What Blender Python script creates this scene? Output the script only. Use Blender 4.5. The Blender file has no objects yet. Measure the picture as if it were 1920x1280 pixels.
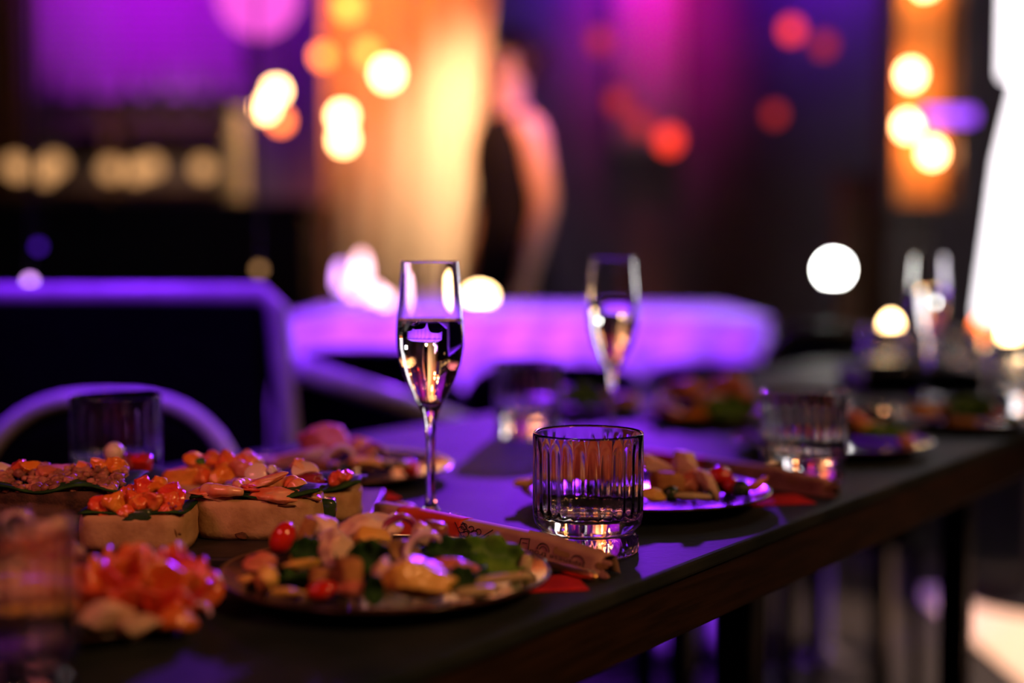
import bpy, bmesh, math, random
from mathutils import Vector, Matrix, Euler, noise

scene = bpy.context.scene
COL = scene.collection
PI = math.pi
R = math.radians

# ------------------------------------------------------------------ camera
EYE = Vector((0.0, 0.0, 0.988))
PITCH = R(3.754)
cam_data = bpy.data.cameras.new('camera')
cam_data.lens = 50.0
cam_data.sensor_width = 36.0
cam_data.clip_start = 0.02
cam_data.clip_end = 60.0
cam_data.dof.use_dof = True
cam_data.dof.focus_distance = 1.115
cam_data.dof.aperture_fstop = 1.55
cam = bpy.data.objects.new('camera', cam_data)
cam.location = EYE
cam.rotation_euler = (PI / 2 - PITCH, 0, 0)
COL.objects.link(cam)
scene.camera = cam

# ------------------------------------------------------------------ world, exposure
w = bpy.data.worlds.new('world')
scene.world = w
w.use_nodes = True
w.node_tree.nodes['Background'].inputs[0].default_value = (0.004, 0.006, 0.012, 1)
w.node_tree.nodes['Background'].inputs[1].default_value = 1.0
scene.view_settings.view_transform = 'Standard'
scene.view_settings.look = 'None'
scene.view_settings.exposure = 0.0
scene.view_settings.gamma = 1.0
scene.view_settings.use_curve_mapping = False
scene.cycles.caustics_reflective = False
scene.cycles.caustics_refractive = False
scene.cycles.sample_clamp_indirect = 25.0
scene.cycles.max_bounces = 10
scene.cycles.transmission_bounces = 10
scene.cycles.glossy_bounces = 4
scene.cycles.diffuse_bounces = 2
scene.cycles.adaptive_threshold = 0.03


def spot(name, loc, target, energy, color, angle=60, blend=0.6, radius=0.08):
    l = bpy.data.lights.new(name, 'SPOT')
    l.energy = energy
    l.color = color
    l.spot_size = R(angle)
    l.spot_blend = blend
    l.shadow_soft_size = radius
    o = bpy.data.objects.new(name, l)
    o.location = loc
    o.rotation_euler = (Vector(target) - Vector(loc)).to_track_quat('-Z', 'Y').to_euler()
    COL.objects.link(o)
    return o


def area(name, loc, target, energy, color, sx, sy):
    l = bpy.data.lights.new(name, 'AREA')
    l.energy = energy
    l.color = color
    l.shape = 'RECTANGLE'
    l.size = sx
    l.size_y = sy
    o = bpy.data.objects.new(name, l)
    o.location = loc
    o.rotation_euler = (Vector(target) - Vector(loc)).to_track_quat('-Z', 'Y').to_euler()
    COL.objects.link(o)
    return o


PURPLE = (0.30, 0.035, 1.0)
VIOLET = (0.36, 0.02, 1.0)
# stage spots hung under the ceiling
spot('spot_table_purple', (0.50, 5.6, 2.05), (-0.10, 1.50, 0.75), 900, (0.25, 0.02, 1.0), 11, 1.0, 0.06)
spot('spot_chairs_purple', (-0.75, 2.2, 3.05), (-0.50, 1.90, 0.85), 420, (0.20, 0.015, 1.0), 30, 0.8, 0.08)
spot('spot_chairs_front_purple', (-1.1, 0.5, 2.95), (-0.42, 2.05, 0.86), 260, (0.22, 0.02, 1.0), 19, 0.8, 0.08)
spot('spot_buffet_purple', (-0.75, 2.2, 3.1), (-0.02, 3.40, 0.84), 1450, (0.28, 0.04, 1.0), 32, 1.0, 0.08)
spot('spot_wall_left_purple', (-1.9, 6.0, 3.1), (-1.85, 7.4, 2.45), 230, (0.42, 0.0, 0.72), 62, 1.0, 0.15)
spot('spot_wall_gap_purple', (-0.85, 7.1, 3.15), (-0.85, 7.45, 2.2), 60, (0.30, 0.0, 0.9), 80, 1.0, 0.12)
spot('spot_wall_mid_violet', (0.45, 6.9, 3.15), (0.45, 7.5, 2.75), 120, (0.17, 0.0, 0.9), 80, 1.0, 0.12)
spot('spot_wall_right_violet', (1.65, 6.9, 3.15), (1.65, 7.5, 2.75), 120, (0.22, 0.0, 0.9), 80, 1.0, 0.12)
spot('spot_banner_magenta', (0.78, 6.6, 3.15), (0.74, 7.35, 2.4), 120, (1.0, 0.0, 0.42), 48, 1.0, 0.1)
spot('spot_bar_warm', (-1.55, 4.9, 2.9), (-1.75, 7.3, 1.25), 110, (1.0, 0.60, 0.34), 27, 0.9, 0.1)
spot('spot_curtain_warm', (-0.75, 4.9, 3.0), (-0.55, 6.1, 2.0), 420, (1.0, 0.17, 0.03), 38, 1.0, 0.1)
spot('spot_curtain_cream', (0.20, 5.0, 2.9), (-0.16, 6.1, 1.50), 700, (1.0, 0.68, 0.42), 26, 1.0, 0.1)
spot('spot_guest_purple', (0.95, 3.9, 2.9), (0.20, 5.0, 1.45), 380, (0.34, 0.06, 1.0), 16, 0.7, 0.06)
spot('spot_guest_warm', (-0.25, 3.9, 2.3), (0.10, 5.0, 1.25), 200, (1.0, 0.34, 0.10), 24, 0.8, 0.06)
# warm lamps of the room behind and beside the photographer
spot('room_lamp_warm', (1.3, -0.5, 2.2), (-0.18, 1.05, 0.78), 100, (1.0, 0.42, 0.15), 24, 1.0, 0.25)
spot('room_lamp_rose', (-1.3, -0.2, 2.2), (-0.28, 1.1, 0.78), 60, (1.0, 0.20, 0.22), 24, 1.0, 0.30)
spot('room_lamp_table_end', (2.2, 0.6, 2.3), (0.35, 1.6, 0.78), 90, (1.0, 0.42, 0.18), 24, 1.0, 0.25)
spot('spot_floor_warm', (2.1, 3.4, 2.9), (1.4, 3.6, 0.0), 800, (1.0, 0.60, 0.44), 30, 0.4, 0.1)

# ------------------------------------------------------------------ picture helpers
F = Vector((0, math.cos(PITCH), -math.sin(PITCH)))
U = Vector((0, math.sin(PITCH), math.cos(PITCH)))
FPX = 50.0 / 36.0 * 1920
TOP = 0.75                                   # table top height


def ray(px, py):
    return F + Vector((1, 0, 0)) * ((px - 960) / FPX) + U * ((640 - py) / FPX)


def D(px, py, d):
    """point seen at (px, py) at distance d along the room"""
    r = ray(px, py)
    return EYE + r * (d / r.y)


def G(px, py, h=0.0):
    """point seen at (px, py) on a level h above the table top"""
    r = ray(px, py)
    return EYE + r * ((TOP + h - EYE.z) / r.z)


def XT(px, d):
    """x of the column px at distance d, near table level"""
    return D(px, 760, d).x


# ------------------------------------------------------------------ mesh helpers
def geo():
    return ([], [])


def add(a, b, m=None):
    o = len(a[0])
    for v in b[0]:
        a[0].append(tuple(m @ Vector(v)) if m is not None else tuple(v))
    for f in b[1]:
        a[1].append(tuple(i + o for i in f))
    return a


def box(cx, cy, cz, sx, sy, sz):
    x, y, z = sx / 2, sy / 2, sz / 2
    v = [(cx - x, cy - y, cz - z), (cx + x, cy - y, cz - z), (cx + x, cy + y, cz - z), (cx - x, cy + y, cz - z),
         (cx - x, cy - y, cz + z), (cx + x, cy - y, cz + z), (cx + x, cy + y, cz + z), (cx - x, cy + y, cz + z)]
    f = [(0, 3, 2, 1), (4, 5, 6, 7), (0, 1, 5, 4), (1, 2, 6, 5), (2, 3, 7, 6), (3, 0, 4, 7)]
    return (v, f)


def lathe(prof, n=48, mod=None):
    """prof: list of (r, z); ends with r == 0 are closed by a fan"""
    v, f = [], []
    rings = []
    for i, (r, z) in enumerate(prof):
        if r <= 1e-7:
            rings.append([len(v)])
            v.append((0, 0, z))
        else:
            ring = []
            for k in range(n):
                a = 2 * PI * k / n
                rr = mod(i, a, r, z) if mod else r
                ring.append(len(v))
                v.append((rr * math.cos(a), rr * math.sin(a), z))
            rings.append(ring)
    for A, B in zip(rings[:-1], rings[1:]):
        for k in range(n):
            k2 = (k + 1) % n
            if len(A) == 1 and len(B) == 1:
                continue
            if len(A) == 1:
                f.append((A[0], B[k2], B[k]))
            elif len(B) == 1:
                f.append((A[k], A[k2], B[0]))
            else:
                f.append((A[k], A[k2], B[k2], B[k]))
    return (v, f)


def tube(pts, rad, n=10, caps=True, flat=1.0):
    pts = [Vector(p) for p in pts]
    if not hasattr(rad, '__len__'):
        rad = [rad] * len(pts)
    v, f = [], []
    prev = None
    for i, p in enumerate(pts):
        t = (pts[min(i + 1, len(pts) - 1)] - pts[max(i - 1, 0)])
        t.normalize()
        if prev is None:
            a = Vector((0, 0, 1)) if abs(t.z) < 0.9 else Vector((1, 0, 0))
            s = t.cross(a).normalized()
        else:
            s = (prev - t * prev.dot(t)).normalized()
        prev = s
        b = t.cross(s)
        for k in range(n):
            an = 2 * PI * k / n
            v.append(tuple(p + (s * math.cos(an) + b * math.sin(an) * flat) * rad[i]))
    for i in range(len(pts) - 1):
        for k in range(n):
            k2 = (k + 1) % n
            f.append((i * n + k, i * n + k2, (i + 1) * n + k2, (i + 1) * n + k))
    if caps:
        f.append(tuple(range(n - 1, -1, -1)))
        f.append(tuple((len(pts) - 1) * n + k for k in range(n)))
    return (v, f)


def sheet(fn, nu, nv, t=0.001):
    """fn(u, v) in 0..1 -> point; a sheet with thickness t"""
    P = [[Vector(fn(i / nu, j / nv)) for j in range(nv + 1)] for i in range(nu + 1)]
    N = [[None] * (nv + 1) for _ in range(nu + 1)]
    for i in range(nu + 1):
        for j in range(nv + 1):
            du = P[min(i + 1, nu)][j] - P[max(i - 1, 0)][j]
            dv = P[i][min(j + 1, nv)] - P[i][max(j - 1, 0)]
            c = du.cross(dv)
            N[i][j] = c.normalized() if c.length > 1e-12 else Vector((0, 0, 1))
    v, f = [], []
    M = nv + 1
    for s in (0.5, -0.5):
        for i in range(nu + 1):
            for j in range(nv + 1):
                v.append(tuple(P[i][j] + N[i][j] * t * s))
    o = (nu + 1) * M
    for i in range(nu):
        for j in range(nv):
            a, b, c, d = i * M + j, (i + 1) * M + j, (i + 1) * M + j + 1, i * M + j + 1
            f.append((a, b, c, d))
            f.append((o + d, o + c, o + b, o + a))
    for i in range(nu):
        f.append((i * M, o + i * M, o + (i + 1) * M, (i + 1) * M))
        a, b = i * M + nv, (i + 1) * M + nv
        f.append((a, b, o + b, o + a))
    for j in range(nv):
        f.append((j, j + 1, o + j + 1, o + j))
        a, b = nu * M + j, nu * M + j + 1
        f.append((a, o + a, o + b, b))
    return (v, f)


def blob(seed, sx, sy, sz, rough=0.25, sub=3, boxy=0.0, freq=1.3):
    bm = bmesh.new()
    bmesh.ops.create_icosphere(bm, subdivisions=sub, radius=1.0)
    off = Vector((seed * 7.13, seed * 3.7, seed * 1.9))
    for vt in bm.verts:
        p = vt.co.copy()
        if boxy > 0:
            m = max(abs(p.x), abs(p.y), abs(p.z))
            p = p.lerp(p / m * 0.82, boxy)
        d = noise.noise(p * freq + off) * rough + noise.noise(p * freq * 2.7 + off) * rough * 0.4
        p *= 1 + d
        vt.co = Vector((p.x * sx, p.y * sy, p.z * sz))
    g = ([tuple(vt.co) for vt in bm.verts], [tuple(x.index for x in fc.verts) for fc in bm.faces])
    bm.free()
    return g


def chunk(seed, sx, sy, sz, cuts=12, rough=0.16, depth=0.66):
    bm = bmesh.new()
    bmesh.ops.create_icosphere(bm, subdivisions=4, radius=1.0)
    r = random.Random(int(seed * 1000) % 99991)
    pl = []
    for _ in range(cuts):
        n = Vector((r.gauss(0, 1), r.gauss(0, 1), r.gauss(0, 1))).normalized()
        pl.append((n, r.uniform(depth - 0.12, depth + 0.14)))
    off = Vector((r.uniform(0, 50), r.uniform(0, 50), r.uniform(0, 50)))
    for vt in bm.verts:
        p = vt.co.copy()
        for n, c in pl:
            e = p.dot(n) - c
            if e > 0:
                p -= n * e * 0.92
        p *= 1.22 * (1 + noise.noise(p * 1.6 + off) * rough + noise.noise(p * 4.5 + off) * rough * 0.7 + noise.noise(p * 11 + off) * rough * 0.25)
        vt.co = Vector((p.x * sx, p.y * sy, p.z * sz))
    g = ([tuple(vt.co) for vt in bm.verts], [tuple(x.index for x in fc.verts) for fc in bm.faces])
    bm.free()
    return g


def prism(outline, z0, z1, wob=0.0, seed=0):
    """extrude a plan outline upward; several rings so that the side can be uneven"""
    n = len(outline)
    v, f = [], []
    L = 5
    for k in range(L + 1):
        z = z0 + (z1 - z0) * k / L
        s = 1.0 - (0.03 if k in (0, L) else 0.0)
        for i, (x, y) in enumerate(outline):
            q = Vector((x * 60, y * 60, z * 60 + seed * 5))
            d = 1 + noise.noise(q) * wob
            zz = z + (noise.noise(q * 0.7) * wob * 0.03 if k in (0, L) else 0)
            v.append((x * s * d, y * s * d, zz))
    for k in range(L):
        for i in range(n):
            j = (i + 1) % n
            f.append((k * n + i, k * n + j, (k + 1) * n + j, (k + 1) * n + i))
    f.append(tuple(range(n - 1, -1, -1)))
    f.append(tuple(L * n + i for i in range(n)))
    return (v, f)


def mesh_of(name, g, smooth=True):
    me = bpy.data.meshes.new(name)
    me.from_pydata(g[0], [], g[1])
    me.update()
    if smooth:
        for p in me.polygons:
            p.use_smooth = True
    return me


def obj(name, g, mat, parent=None, loc=None, rot=None, smooth=True, bevel=0.0, auto=None, scale=None):
    me = g if isinstance(g, bpy.types.Mesh) else mesh_of(name, g, smooth)
    if not me.materials:
        me.materials.append(mat)
    o = bpy.data.objects.new(name, me)
    COL.objects.link(o)
    if parent is not None:
        o.parent = parent
    if loc is not None:
        o.location = loc
    if rot is not None:
        o.rotation_euler = rot
    if scale is not None:
        o.scale = scale
    if bevel > 0:
        b = o.modifiers.new('bevel', 'BEVEL')
        b.width = bevel
        b.segments = 2
        b.limit_method = 'ANGLE'
    return o


def tag(o, label, cat, group=None):
    o['label'] = label
    o['category'] = cat
    if group:
        o['group'] = group
    return o


def thing(name, label, cat, loc=(0, 0, 0), rot=(0, 0, 0), group=None):
    o = bpy.data.objects.new(name, None)
    o.empty_display_size = 0.02
    COL.objects.link(o)
    o.location = loc
    o.rotation_euler = rot
    return tag(o, label, cat, group)


def struct(name, g, mat, smooth=False, **k):
    o = obj(name, g, mat, smooth=smooth, **k)
    o['kind'] = 'structure'
    return o


def copy_tree(o, parent=None):
    c = o.copy()
    COL.objects.link(c)
    c.parent = parent
    for ch in list(o.children):
        copy_tree(ch, c)
    return c


# ------------------------------------------------------------------ materials
def mat(name, col, rough=0.5, metal=0.0, col2=None, scale=20.0, bump=0.0, bscale=None, coat=0.0,
        sss=0.0, spec=0.5, trans=0.0, ior=1.45, emit=None, estr=0.0, sheen=0.0, stretch=None, contrast=(0.4, 0.62)):
    m = bpy.data.materials.new(name)
    m.use_nodes = True
    nt = m.node_tree
    b = nt.nodes['Principled BSDF']
    b.inputs['Roughness'].default_value = rough
    b.inputs['Metallic'].default_value = metal
    b.inputs['Coat Weight'].default_value = coat
    b.inputs['Coat Roughness'].default_value = 0.08
    b.inputs['Specular IOR Level'].default_value = spec
    b.inputs['IOR'].default_value = ior
    b.inputs['Transmission Weight'].default_value = trans
    b.inputs['Subsurface Weight'].default_value = sss
    b.inputs['Subsurface Radius'].default_value = (0.01, 0.005, 0.003)
    b.inputs['Subsurface Scale'].default_value = 0.6
    b.inputs['Sheen Weight'].default_value = sheen
    if emit:
        b.inputs['Emission Color'].default_value = (*emit, 1)
        b.inputs['Emission Strength'].default_value = estr
    tc = nt.nodes.new('ShaderNodeTexCoord')
    mp = nt.nodes.new('ShaderNodeMapping')
    if stretch:
        mp.inputs['Scale'].default_value = stretch
    nt.links.new(tc.outputs['Object'], mp.inputs['Vector'])
    ns = nt.nodes.new('ShaderNodeTexNoise')
    ns.inputs['Scale'].default_value = scale
    ns.inputs['Detail'].default_value = 5
    nt.links.new(mp.outputs['Vector'], ns.inputs['Vector'])
    rp = nt.nodes.new('ShaderNodeValToRGB')
    rp.color_ramp.elements[0].position = contrast[0]
    rp.color_ramp.elements[1].position = contrast[1]
    c2 = col2 if col2 else tuple(min(1, c * 1.18 + 0.002) for c in col)
    rp.color_ramp.elements[0].color = (*col, 1)
    rp.color_ramp.elements[1].color = (*c2, 1)
    nt.links.new(ns.outputs['Fac'], rp.inputs['Fac'])
    nt.links.new(rp.outputs['Color'], b.inputs['Base Color'])
    if bump > 0:
        n2 = nt.nodes.new('ShaderNodeTexNoise')
        n2.inputs['Scale'].default_value = bscale or scale * 3
        n2.inputs['Detail'].default_value = 4
        nt.links.new(mp.outputs['Vector'], n2.inputs['Vector'])
        bp = nt.nodes.new('ShaderNodeBump')
        bp.inputs['Strength'].default_value = bump
        bp.inputs['Distance'].default_value = 0.002
        nt.links.new(n2.outputs['Fac'], bp.inputs['Height'])
        nt.links.new(bp.outputs['Normal'], b.inputs['Normal'])
    return m


M = {}
M['glass'] = mat('clear_glass', (1, 1, 1), 0.0, col2=(0.99, 0.99, 0.99), trans=1.0, ior=1.5)
M['wine'] = mat('clear_drink', (0.99, 0.99, 0.97), 0.0, col2=(1, 1, 0.98), trans=1.0, ior=1.333)
M['table'] = mat('dark_table_top', (0.010, 0.020, 0.022), 0.66, col2=(0.03, 0.04, 0.042), scale=9, bump=0.25, bscale=120, spec=0.28)
M['apron'] = mat('dark_wood', (0.016, 0.008, 0.004), 0.55, col2=(0.036, 0.017, 0.008), scale=14, stretch=(1, 12, 12), bump=0.2)
M['blackmetal'] = mat('black_metal', (0.008, 0.008, 0.009), 0.4, metal=0.3, scale=30)
M['plate'] = mat('dark_glazed_stoneware', (0.020, 0.013, 0.012), 0.13, col2=(0.06, 0.03, 0.018), scale=35, coat=0.0, bump=0.08, spec=0.4)
M['slate'] = mat('black_slate', (0.010, 0.011, 0.012), 0.5, col2=(0.022, 0.022, 0.022), scale=40, bump=0.4)
M['bread'] = mat('bread_crumb', (0.42, 0.26, 0.125), 0.85, col2=(0.55, 0.37, 0.20), scale=60, bump=0.3, bscale=260, sss=0.15, spec=0.15)
M['crust'] = mat('bread_crust', (0.05, 0.02, 0.008), 0.7, col2=(0.18, 0.07, 0.02), scale=60, bump=0.5)
M['darkbread'] = mat('dark_rye_bread', (0.03, 0.014, 0.008), 0.85, col2=(0.085, 0.04, 0.022), scale=80, bump=0.8, bscale=260)
M['salmon'] = mat('diced_salmon', (0.80, 0.13, 0.035), 0.22, col2=(0.9, 0.30, 0.07), scale=60, coat=0.7, sss=0.4, bump=0.4)
M['salmonred'] = mat('red_salmon', (0.75, 0.055, 0.03), 0.25, col2=(0.85, 0.15, 0.06), scale=50, coat=0.7, sss=0.4, bump=0.4)
M['mango'] = mat('orange_fruit', (0.86, 0.24, 0.03), 0.25, col2=(0.92, 0.40, 0.06), scale=40, coat=0.6, sss=0.4, bump=0.12)
M['shrimp'] = mat('cooked_shrimp', (0.85, 0.20, 0.08), 0.3, col2=(0.92, 0.50, 0.30), scale=55, coat=0.5, sss=0.4, bump=0.2)
M['crumb'] = mat('brown_pink_crumble', (0.20, 0.07, 0.04), 0.6, col2=(0.55, 0.22, 0.16), scale=70, coat=0.2, bump=0.5)
M['leaf'] = mat('dark_green_leaf', (0.012, 0.045, 0.012), 0.65, col2=(0.03, 0.10, 0.02), scale=60, bump=0.3, spec=0.15)
M['lettuce'] = mat('green_lettuce', (0.05, 0.16, 0.02), 0.5, col2=(0.14, 0.30, 0.04), scale=45, bump=0.3, spec=0.25)
M['rib'] = mat('pale_lettuce_rib', (0.50, 0.42, 0.20), 0.4, col2=(0.66, 0.60, 0.36), scale=30, coat=0.3, sss=0.2)
M['olive'] = mat('cucumber_skin', (0.012, 0.035, 0.015), 0.25, col2=(0.04, 0.085, 0.035), scale=50, coat=0.5, bump=0.2)
M['tomato'] = mat('tomato_skin', (0.60, 0.012, 0.008), 0.12, col2=(0.72, 0.03, 0.01), scale=20, coat=1.0, sss=0.2)
M['chicken'] = mat('pale_chicken', (0.80, 0.50, 0.36), 0.5, col2=(0.90, 0.68, 0.54), scale=45, sss=0.3, coat=0.2, bump=0.4)
M['ham'] = mat('pink_meat', (0.62, 0.16, 0.10), 0.4, col2=(0.74, 0.28, 0.18), scale=40, sss=0.3, coat=0.3, bump=0.3)
M['cheese'] = mat('yellow_cheese', (0.80, 0.45, 0.08), 0.4, col2=(0.88, 0.58, 0.16), scale=30, sss=0.3, coat=0.3, bump=0.2)
M['crouton'] = mat('toasted_crouton', (0.34, 0.14, 0.04), 0.75, col2=(0.55, 0.28, 0.10), scale=60, bump=0.7)
M['onion'] = mat('red_onion_flesh', (0.80, 0.55, 0.72), 0.25, col2=(0.92, 0.80, 0.88), scale=25, coat=0.6, sss=0.2)
M['onionskin'] = mat('red_onion_skin', (0.25, 0.02, 0.10), 0.3, col2=(0.42, 0.06, 0.20), scale=25, coat=0.6)
M['sausage'] = mat('brown_red_sausage', (0.20, 0.045, 0.02), 0.35, col2=(0.32, 0.09, 0.04), scale=40, coat=0.4, bump=0.2)
M['radish'] = mat('radish_flesh', (0.85, 0.62, 0.55), 0.3, col2=(0.92, 0.75, 0.68), scale=25, coat=0.5, sss=0.2)
M['beet'] = mat('dark_red_beet', (0.16, 0.015, 0.025), 0.3, col2=(0.30, 0.03, 0.05), scale=40, coat=0.5)
M['mushroom'] = mat('brown_mushroom', (0.28, 0.16, 0.05), 0.4, col2=(0.42, 0.28, 0.10), scale=40, coat=0.3)
M['paper'] = mat('beige_paper', (0.46, 0.27, 0.20), 0.7, col2=(0.52, 0.32, 0.24), scale=60, bump=0.1)
M['redpaper'] = mat('red_paper', (0.62, 0.06, 0.02), 0.6, col2=(0.70, 0.09, 0.03), scale=40)
M['napkin'] = mat('red_napkin', (0.62, 0.012, 0.02), 0.8, col2=(0.70, 0.02, 0.03), scale=60, bump=0.3, bscale=400)
M['ink'] = mat('dark_ink', (0.03, 0.012, 0.012), 0.7, scale=20)
M['gold'] = mat('gold_metal', (0.95, 0.60, 0.22), 0.33, metal=1.0, scale=40)
M['steel'] = mat('polished_steel', (0.85, 0.85, 0.85), 0.12, metal=1.0, scale=40)
M['frame'] = mat('satin_grey_metal', (0.50, 0.48, 0.52), 0.35, metal=0.0, scale=30)
M['uphol'] = mat('black_upholstery', (0.0025, 0.003, 0.0035), 1.0, col2=(0.005, 0.005, 0.006), scale=200, bump=0.3, spec=0.0)
M['cloth'] = mat('pale_tablecloth', (0.78, 0.76, 0.80), 0.8, col2=(0.84, 0.82, 0.86), scale=80, bump=0.1)
M['curtain'] = mat('cream_curtain', (0.72, 0.58, 0.42), 0.8, col2=(0.80, 0.66, 0.50), scale=60, bump=0.2, stretch=(4, 4, 0.4))
M['wall'] = mat('plaster_wall', (0.22, 0.20, 0.24), 0.9, col2=(0.26, 0.24, 0.28), scale=3, bump=0.1)
M['darkwall'] = mat('dark_paint', (0.018, 0.018, 0.022), 0.9, scale=3)
M['floor'] = mat('dark_wood_floor', (0.007, 0.007, 0.007), 0.7, col2=(0.014, 0.012, 0.010), scale=5, stretch=(1, 10, 1))
M['rug'] = mat('cream_rug', (0.72, 0.60, 0.48), 0.95, col2=(0.80, 0.68, 0.55), scale=120, bump=0.5)
M['bar'] = mat('black_bar', (0.006, 0.008, 0.012), 0.5, col2=(0.010, 0.012, 0.016), scale=8)
M['wood'] = mat('brown_wood_post', (0.16, 0.085, 0.04), 0.6, col2=(0.24, 0.13, 0.06), scale=10, stretch=(8, 8, 1))
M['slat'] = mat('blind_slat', (0.60, 0.56, 0.62), 0.6, scale=20)
M['banner'] = mat('pale_banner', (0.62, 0.60, 0.62), 0.85, scale=40)
M['amber'] = mat('amber_panel', (0.80, 0.24, 0.03), 0.7, col2=(0.86, 0.32, 0.05), scale=12)
M['bottle'] = mat('dark_bottle', (0.03, 0.045, 0.03), 0.1, scale=10, coat=0.6)
M['greenpost'] = mat('pale_green_enamel', (0.55, 0.62, 0.48), 0.4, scale=8)
M['skin'] = mat('skin', (0.72, 0.42, 0.30), 0.5, col2=(0.78, 0.48, 0.35), scale=20, sss=0.1)
M['dress'] = mat('dark_dress', (0.008, 0.007, 0.012), 0.8, scale=60, spec=0.2)
M['hair'] = mat('dark_red_brown_hair', (0.06, 0.014, 0.008), 0.45, scale=60)
M['white'] = mat('eye_white', (0.8, 0.8, 0.8), 0.3, scale=10)
M['lip'] = mat('lips', (0.45, 0.10, 0.09), 0.4, scale=10)


def glow(name, col, s):
    return mat(name, (0.02, 0.02, 0.02), 0.5, emit=col, estr=s)


E_WARM = glow('warm_bulb_glow', (1.0, 0.48, 0.19), 24)
E_ORANGE = glow('orange_bulb_glow', (1.0, 0.17, 0.025), 9)
E_CANDLE = glow('candle_glow', (1.0, 0.62, 0.26), 30)
E_BARLAMP = glow('bar_lamp_glow', (1.0, 0.48, 0.18), 0.95)
E_RED = glow('red_lamp_glow', (1.0, 0.045, 0.02), 2.4)
E_REDDIM = glow('dim_red_lamp_glow', (1.0, 0.05, 0.025), 0.7)
E_WHITE = glow('white_globe_glow', (1.0, 1.0, 0.93), 36)
E_COLUMN = glow('drape_light_glow', (1.0, 0.92, 0.97), 3.4)
E_PINK = glow('pink_shade_glow', (1.0, 0.10, 0.75), 1.1)
E_TUBE = glow('purple_tube_glow', (0.34, 0.06, 1.0), 2.2)
E_LILAC = glow('lilac_bulb_and_glint_glow', (0.75, 0.32, 1.0), 6)
E_ROSE = glow('rose_glint_glow', (1.0, 0.50, 0.60), 7)
E_BLUELED = glow('blue_violet_led_glow', (0.16, 0.02, 1.0), 0.9)

# ------------------------------------------------------------------ the room
struct('floor', box(0.2, 2.6, -0.05, 9.0, 10.6, 0.1), M['floor'])
struct('ceiling', box(0.2, 2.6, 3.25, 9.0, 10.6, 0.1), M['darkwall'])
struct('wall_back', box(0.2, 7.6, 1.6, 9.0, 0.2, 3.2), M['wall'])
struct('wall_left', box(-3.7, 2.6, 1.6, 0.2, 10.6, 3.2), M['darkwall'])
struct('wall_right', box(4.2, 2.6, 1.6, 0.2, 10.6, 3.2), M['darkwall'])
struct('wall_front', box(0.2, -2.8, 1.6, 9.0, 0.2, 3.2), M['darkwall'])

# ------------------------------------------------------------------ long dining table
TA = R(35.0)
TD = Vector((math.sin(TA), math.cos(TA), 0))       # along the table
TN = Vector((-math.cos(TA), math.sin(TA), 0))      # across, away from the visible edge
E0 = Vector((-0.06, 0.79, 0))                      # a point of the visible edge
TW = 0.70
S0, S1 = -0.75, 2.45


def TP(s, n, z=0.0):
    p = E0 + TD * s + TN * n
    return Vector((p.x, p.y, z))


tmid = TP((S0 + S1) / 2, TW / 2)
tab = thing('dining_table', 'long black dining table with a brown wooden edge, laid with plates and glasses', 'table',
            (tmid.x, tmid.y, 0), (0, 0, PI / 2 - TA))
TL = S1 - S0
obj('table_top', box(0, 0, TOP - 0.006, TL, TW, 0.012), M['table'], tab, smooth=False, bevel=0.003)
obj('apron', box(0, 0, TOP - 0.035, TL - 0.012, TW - 0.012, 0.046), M['apron'], tab, smooth=False, bevel=0.002)
for sx in (-1.35, -0.15, 0.55, 1.45):
    for sy in (-1, 1):
        obj('leg', box(sx, sy * (TW / 2 - 0.13), (TOP - 0.06) / 2, 0.038, 0.038, TOP - 0.058), M['blackmetal'], tab, smooth=False, bevel=0.003)

# ------------------------------------------------------------------ glasses
H_T = 0.094


def tumbler_mesh():
    r = 0.0435
    outer = [(0, 0.002), (0.030, 0.0015), (0.0385, 0.0), (0.0402, 0.0015), (0.0405, 0.007), (0.0400, 0.0120), (0.0372, 0.0150), (0.0365, 0.0165),
             (0.0385, 0.0190), (0.0418, 0.0225), (0.0432, 0.028), (r, 0.036), (r, 0.050), (r, 0.066), (r, 0.080), (r, 0.088), (r, 0.0920), (r, 0.0926), (r - 0.0002, 0.0934),
             (r - 0.0010, 0.0942), (r - 0.0018, 0.0936), (r - 0.0021, 0.0928), (r - 0.0022, 0.0920)]
    inner = [(r - 0.0025, 0.0900), (r - 0.0029, 0.086), (r - 0.0036, 0.080), (r - 0.0038, 0.066), (r - 0.0040, 0.050), (r - 0.0043, 0.038),
             (r - 0.0060, 0.0305), (0.031, 0.0275), (0.018, 0.0265), (0, 0.0262)]
    prof = outer + inner
    ni = len(outer)

    def mod(i, a, rr, z):
        if i >= ni and rr > 0.02:
            k = max(0.0, min(1.0, (0.088 - z) / 0.008))
            return rr - 0.0008 * k * (0.5 + 0.5 * math.cos(26 * a)) ** 0.8
        if i < ni and 0.001 < z < 0.0125 and rr > 0.039:
            return rr - 0.0007 * (0.5 + 0.5 * math.cos(40 * a + z * 500))
        return rr
    return mesh_of('tumbler_body', lathe(prof, 208, mod))


TUMB = tumbler_mesh()


def tumbler(px, d, label):
    t = thing('tumbler_glass', label, 'glass', (XT(px, d), d, TOP + 0.0004), (0, 0, px * 0.01), 'ribbed tumblers on the dining table')
    obj('bowl', TUMB, M['glass'], t)
    return t


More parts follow.
